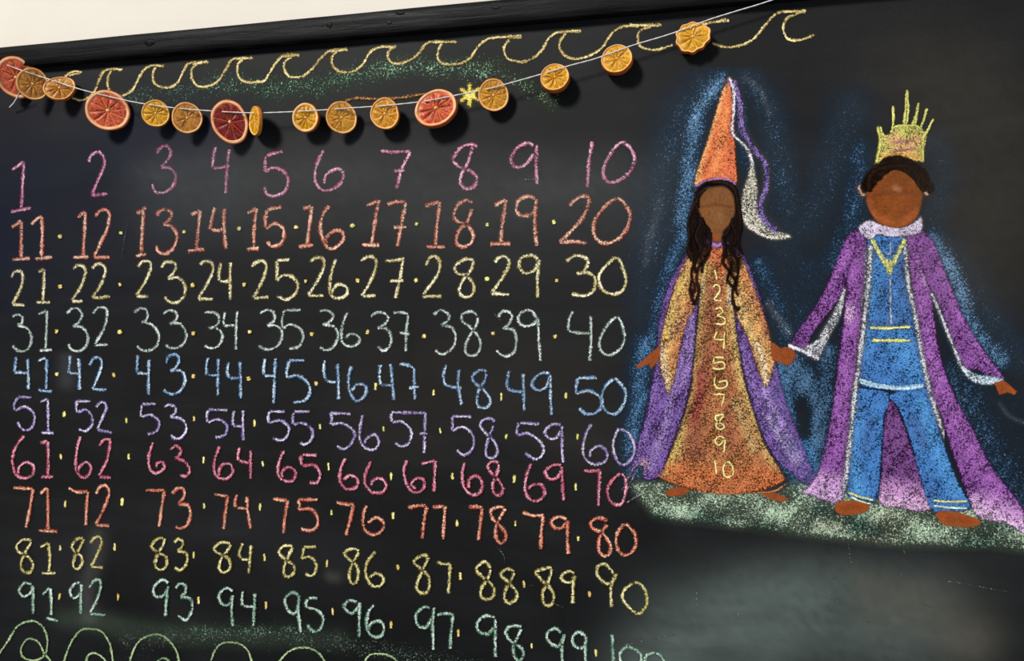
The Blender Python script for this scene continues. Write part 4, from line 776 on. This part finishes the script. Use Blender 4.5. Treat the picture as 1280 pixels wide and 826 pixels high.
def slice_(i, row):
    x, y, rx, ry, ang, ta, tb, th, rind, flesh, doff, wave, label = row
    d = str_depth(x)+doff-.004
    c0 = P(x, y, d); v = (CAM-c0); dist = v.length; v.normalize()
    right = Vector((0, 0, 1)).cross(v).normalized(); up = v.cross(right).normalized()
    n = (v+right*ta+up*tb).normalized()
    xa = (right-n*right.dot(n)).normalized(); ya = n.cross(xa).normalized()
    # metres per pixel at this slice
    mpp = (c0-CAM).dot(FW)/F
    sx, sy_ = rx*mpp, ry*mpp
    if abs(ta) > 1: sx *= 1.0
    else: sx /= max(.5, math.cos(math.atan(abs(ta)))); sy_ /= max(.5, math.cos(math.atan(abs(tb)))**.6)
    t = th*mpp
    root = bpy.data.objects.new('dried_orange_slice', None); C.objects.link(root); root.empty_display_size = .02
    a = math.radians(ang); R = Matrix((xa, ya, n)).transposed()
    root.matrix_world = Matrix.Translation(c0) @ R.to_4x4() @ Matrix.Rotation(a, 4, 'Z')
    tag(root, label, 'orange slice', 'dried orange slices on the string')
    rg = random.Random(i*13+5); ph = [rg.uniform(0, 6.28) for _ in range(4)]
    nseg = rg.choice([9, 10, 10, 11])
    def rad(th_):
        return 1+wave*math.sin(2*th_+ph[0])*.6+wave*.6*math.sin(3*th_+ph[1])+(wave*.8*math.sin(nseg*th_+ph[2]) if wave > .045 else 0)+.006*math.sin(7*th_+ph[3])
    bend = rg.uniform(-.05, .05); 
    def pt(r, th_, z):
        q = rad(th_)*r; X = q*math.cos(th_); Y = q*math.sin(th_)
        return (X*sx, Y*sy_, z+(bend*(X*X-Y*Y)+.03*rg2(th_))*sx*r)
    def rg2(th_): return math.sin(2*th_+ph[1])+.5*math.sin(3*th_+ph[2])
    NT = 72
    def revolve(name, prof, mat, close=False):
        vs, fs = [], []; K = len(prof)
        for j in range(NT):
            th_ = j*2*math.pi/NT
            for (r, z) in prof: vs.append(pt(r, th_, z))
        for j in range(NT):
            for k in range(K-1):
                p = j*K+k; q = ((j+1) % NT)*K+k; fs.append((p, q, q+1, p+1))
        if close == 'cap': fs.append(tuple(j*K+K-1 for j in range(NT)))
        return link(name, mesh(name, vs, fs, True), root, mat)
    h = t/2; wide = .80 if i == 8 else (.84 if rind == 'red' else .88)
    revolve('rind', [(.955, h), (.985, h*.8), (1.0, h*.35), (1.0, -h*.35), (.985, -h*.8), (.95, -h), (.5, -h*.96), (.02, -h*.94)][::-1], M_RIND[rind])
    revolve('pith', [(.02, h*.20), (.25, h*.2), (.5, h*.22), (wide-.03, h*.4), (wide, h*.92), (wide+.03, h*1.08), (.93, h*1.10), (.958, h*.98)][::-1], M_PITH[rind])
    # membranes: web disc seen between the flesh wedges
    revolve('membrane', [(.03, h*.62), (.15, h*.62), (.3, h*.62), (.45, h*.62), (.6, h*.64), (.72, h*.66), (wide-.01, h*.74)][::-1], M_MEM[flesh])
    off = rg.uniform(0, 6.28); cuts = [off+(k+rg.uniform(-.12, .12))*2*math.pi/nseg for k in range(nseg)]
    for k in range(nseg):
        a0, a1 = cuts[k], cuts[(k+1) % nseg]+(2*math.pi if k == nseg-1 else 0)
        g0 = .055*(wide); nr, na = 7, 7; vs, fs = [], []
        rin = rg.uniform(.05, .10); rout = wide-.012
        hole = rg.random() < .2
        for r_ in range(nr):
            u = r_/(nr-1); r = rin+(rout-rin)*u; gp = min(.018/max(r, .1), (a1-a0)*.4)
            for q in range(na):
                vv = q/(na-1); th_ = (a0+gp)+(a1-a0-2*gp)*vv
                edge = min(1, 4*min(u, 1-u))*min(1, 4*min(vv, 1-vv))
                zz = h*(.70+.34*edge**.6)+h*.24*mn.noise(Vector((u*5+k*7, vv*3, i)))*edge
                if hole: zz -= h*.22*edge
                rr = r-(.03 if r_ == nr-1 else 0)*abs(2*vv-1)**3
                vs.append(pt(rr, th_, zz))
        for r_ in range(nr-1):
            for q in range(na-1): p = r_*na+q; fs.append((p, p+na, p+na+1, p+1))
        link('flesh_segment', mesh('flesh_segment', vs, fs, True), root, M_FLESH[flesh])
    bm = bmesh.new(); bmesh.ops.create_icosphere(bm, subdivisions=2, radius=1)
    for vtx in bm.verts:
        q = 1+.4*mn.noise(vtx.co*2+Vector((i, 0, 0))); vtx.co = Vector((vtx.co.x*.09*sx*q, vtx.co.y*.085*sy_*q, h*.72+vtx.co.z*h*.34))
    me = bpy.data.meshes.new('core'); bm.to_mesh(me); bm.free(); me.polygons.foreach_set('use_smooth', [True]*len(me.polygons))
    link('core', me, root, M_CORE)
    return c0, n, t, max(sx, sy_)
info = [slice_(i, r) for i, r in enumerate(SL)]
bpy.context.view_layer.update()

# string: runs behind each slice's rim and across the upper part of its face
def string():
    L = smoothline(STR, 2.0); pts = []
    for (x, y) in L:
        d = str_depth(x)
        for row, (c0, n, t, r) in zip(SL, info):
            if abs(row[5]) > 1: continue
            half = row[2]*.5
            if abs(x-row[0]) < half:
                # depth of the slice's front face along this ray
                v = ray(x, y); tt = (c0+n*(t*.5+.0016)-CAM).dot(n)/v.dot(n)
                df = D-(CAM+v*tt).y; d = max(d, df)
        pts.append((x, y, d))
    ds = np.array([p[2] for p in pts]); k = np.array([.25, .5, .25]); ds2 = np.maximum(ds, np.convolve(np.pad(ds, 1, 'edge'), k, 'valid'))
    P3 = [P(x, y, dd) for (x, y, _), dd in zip(pts, ds2)]
    def tube(P3, r, vs, fs):
        K = 8; b0 = len(vs)
        for i, p in enumerate(P3):
            t = (P3[min(i+1, len(P3)-1)]-P3[max(i-1, 0)]).normalized(); s = t.cross(Vector((0, 1, 0))).normalized(); u = s.cross(t)
            for k in range(K):
                a = k*2*math.pi/K; rr = r*(1+.16*math.sin(2*a+i*1.1)+.05*math.sin(i*.7))
                vs.append(p+s*math.cos(a)*rr+u*math.sin(a)*rr)
        for i in range(len(P3)-1):
            for k in range(K): a = b0+i*K+k; b = b0+i*K+(k+1) % K; fs.append((a, b, b+K, a+K))
        fs.append(tuple(b0+k for k in range(K))); fs.append(tuple(b0+(len(P3)-1)*K+k for k in range(K))[::-1])
    vs, fs = [], []; tube(P3, .0011, vs, fs)
    o = link('garland_string', mesh('garland_string', vs, fs, True), None, M_STRING)
    tag(o, 'thin white string carrying the dried orange slices across the blackboard', 'string')
    vs, fs = [], []
    tube([P(x, y, d) for x, y, d in [(26, 112, .030), (22, 121, .022), (17, 129, .016), (12, 134, .012)]], .0012, vs, fs)
    link('loose_end', mesh('loose_end', vs, fs, True), o, M_STRING)
string()
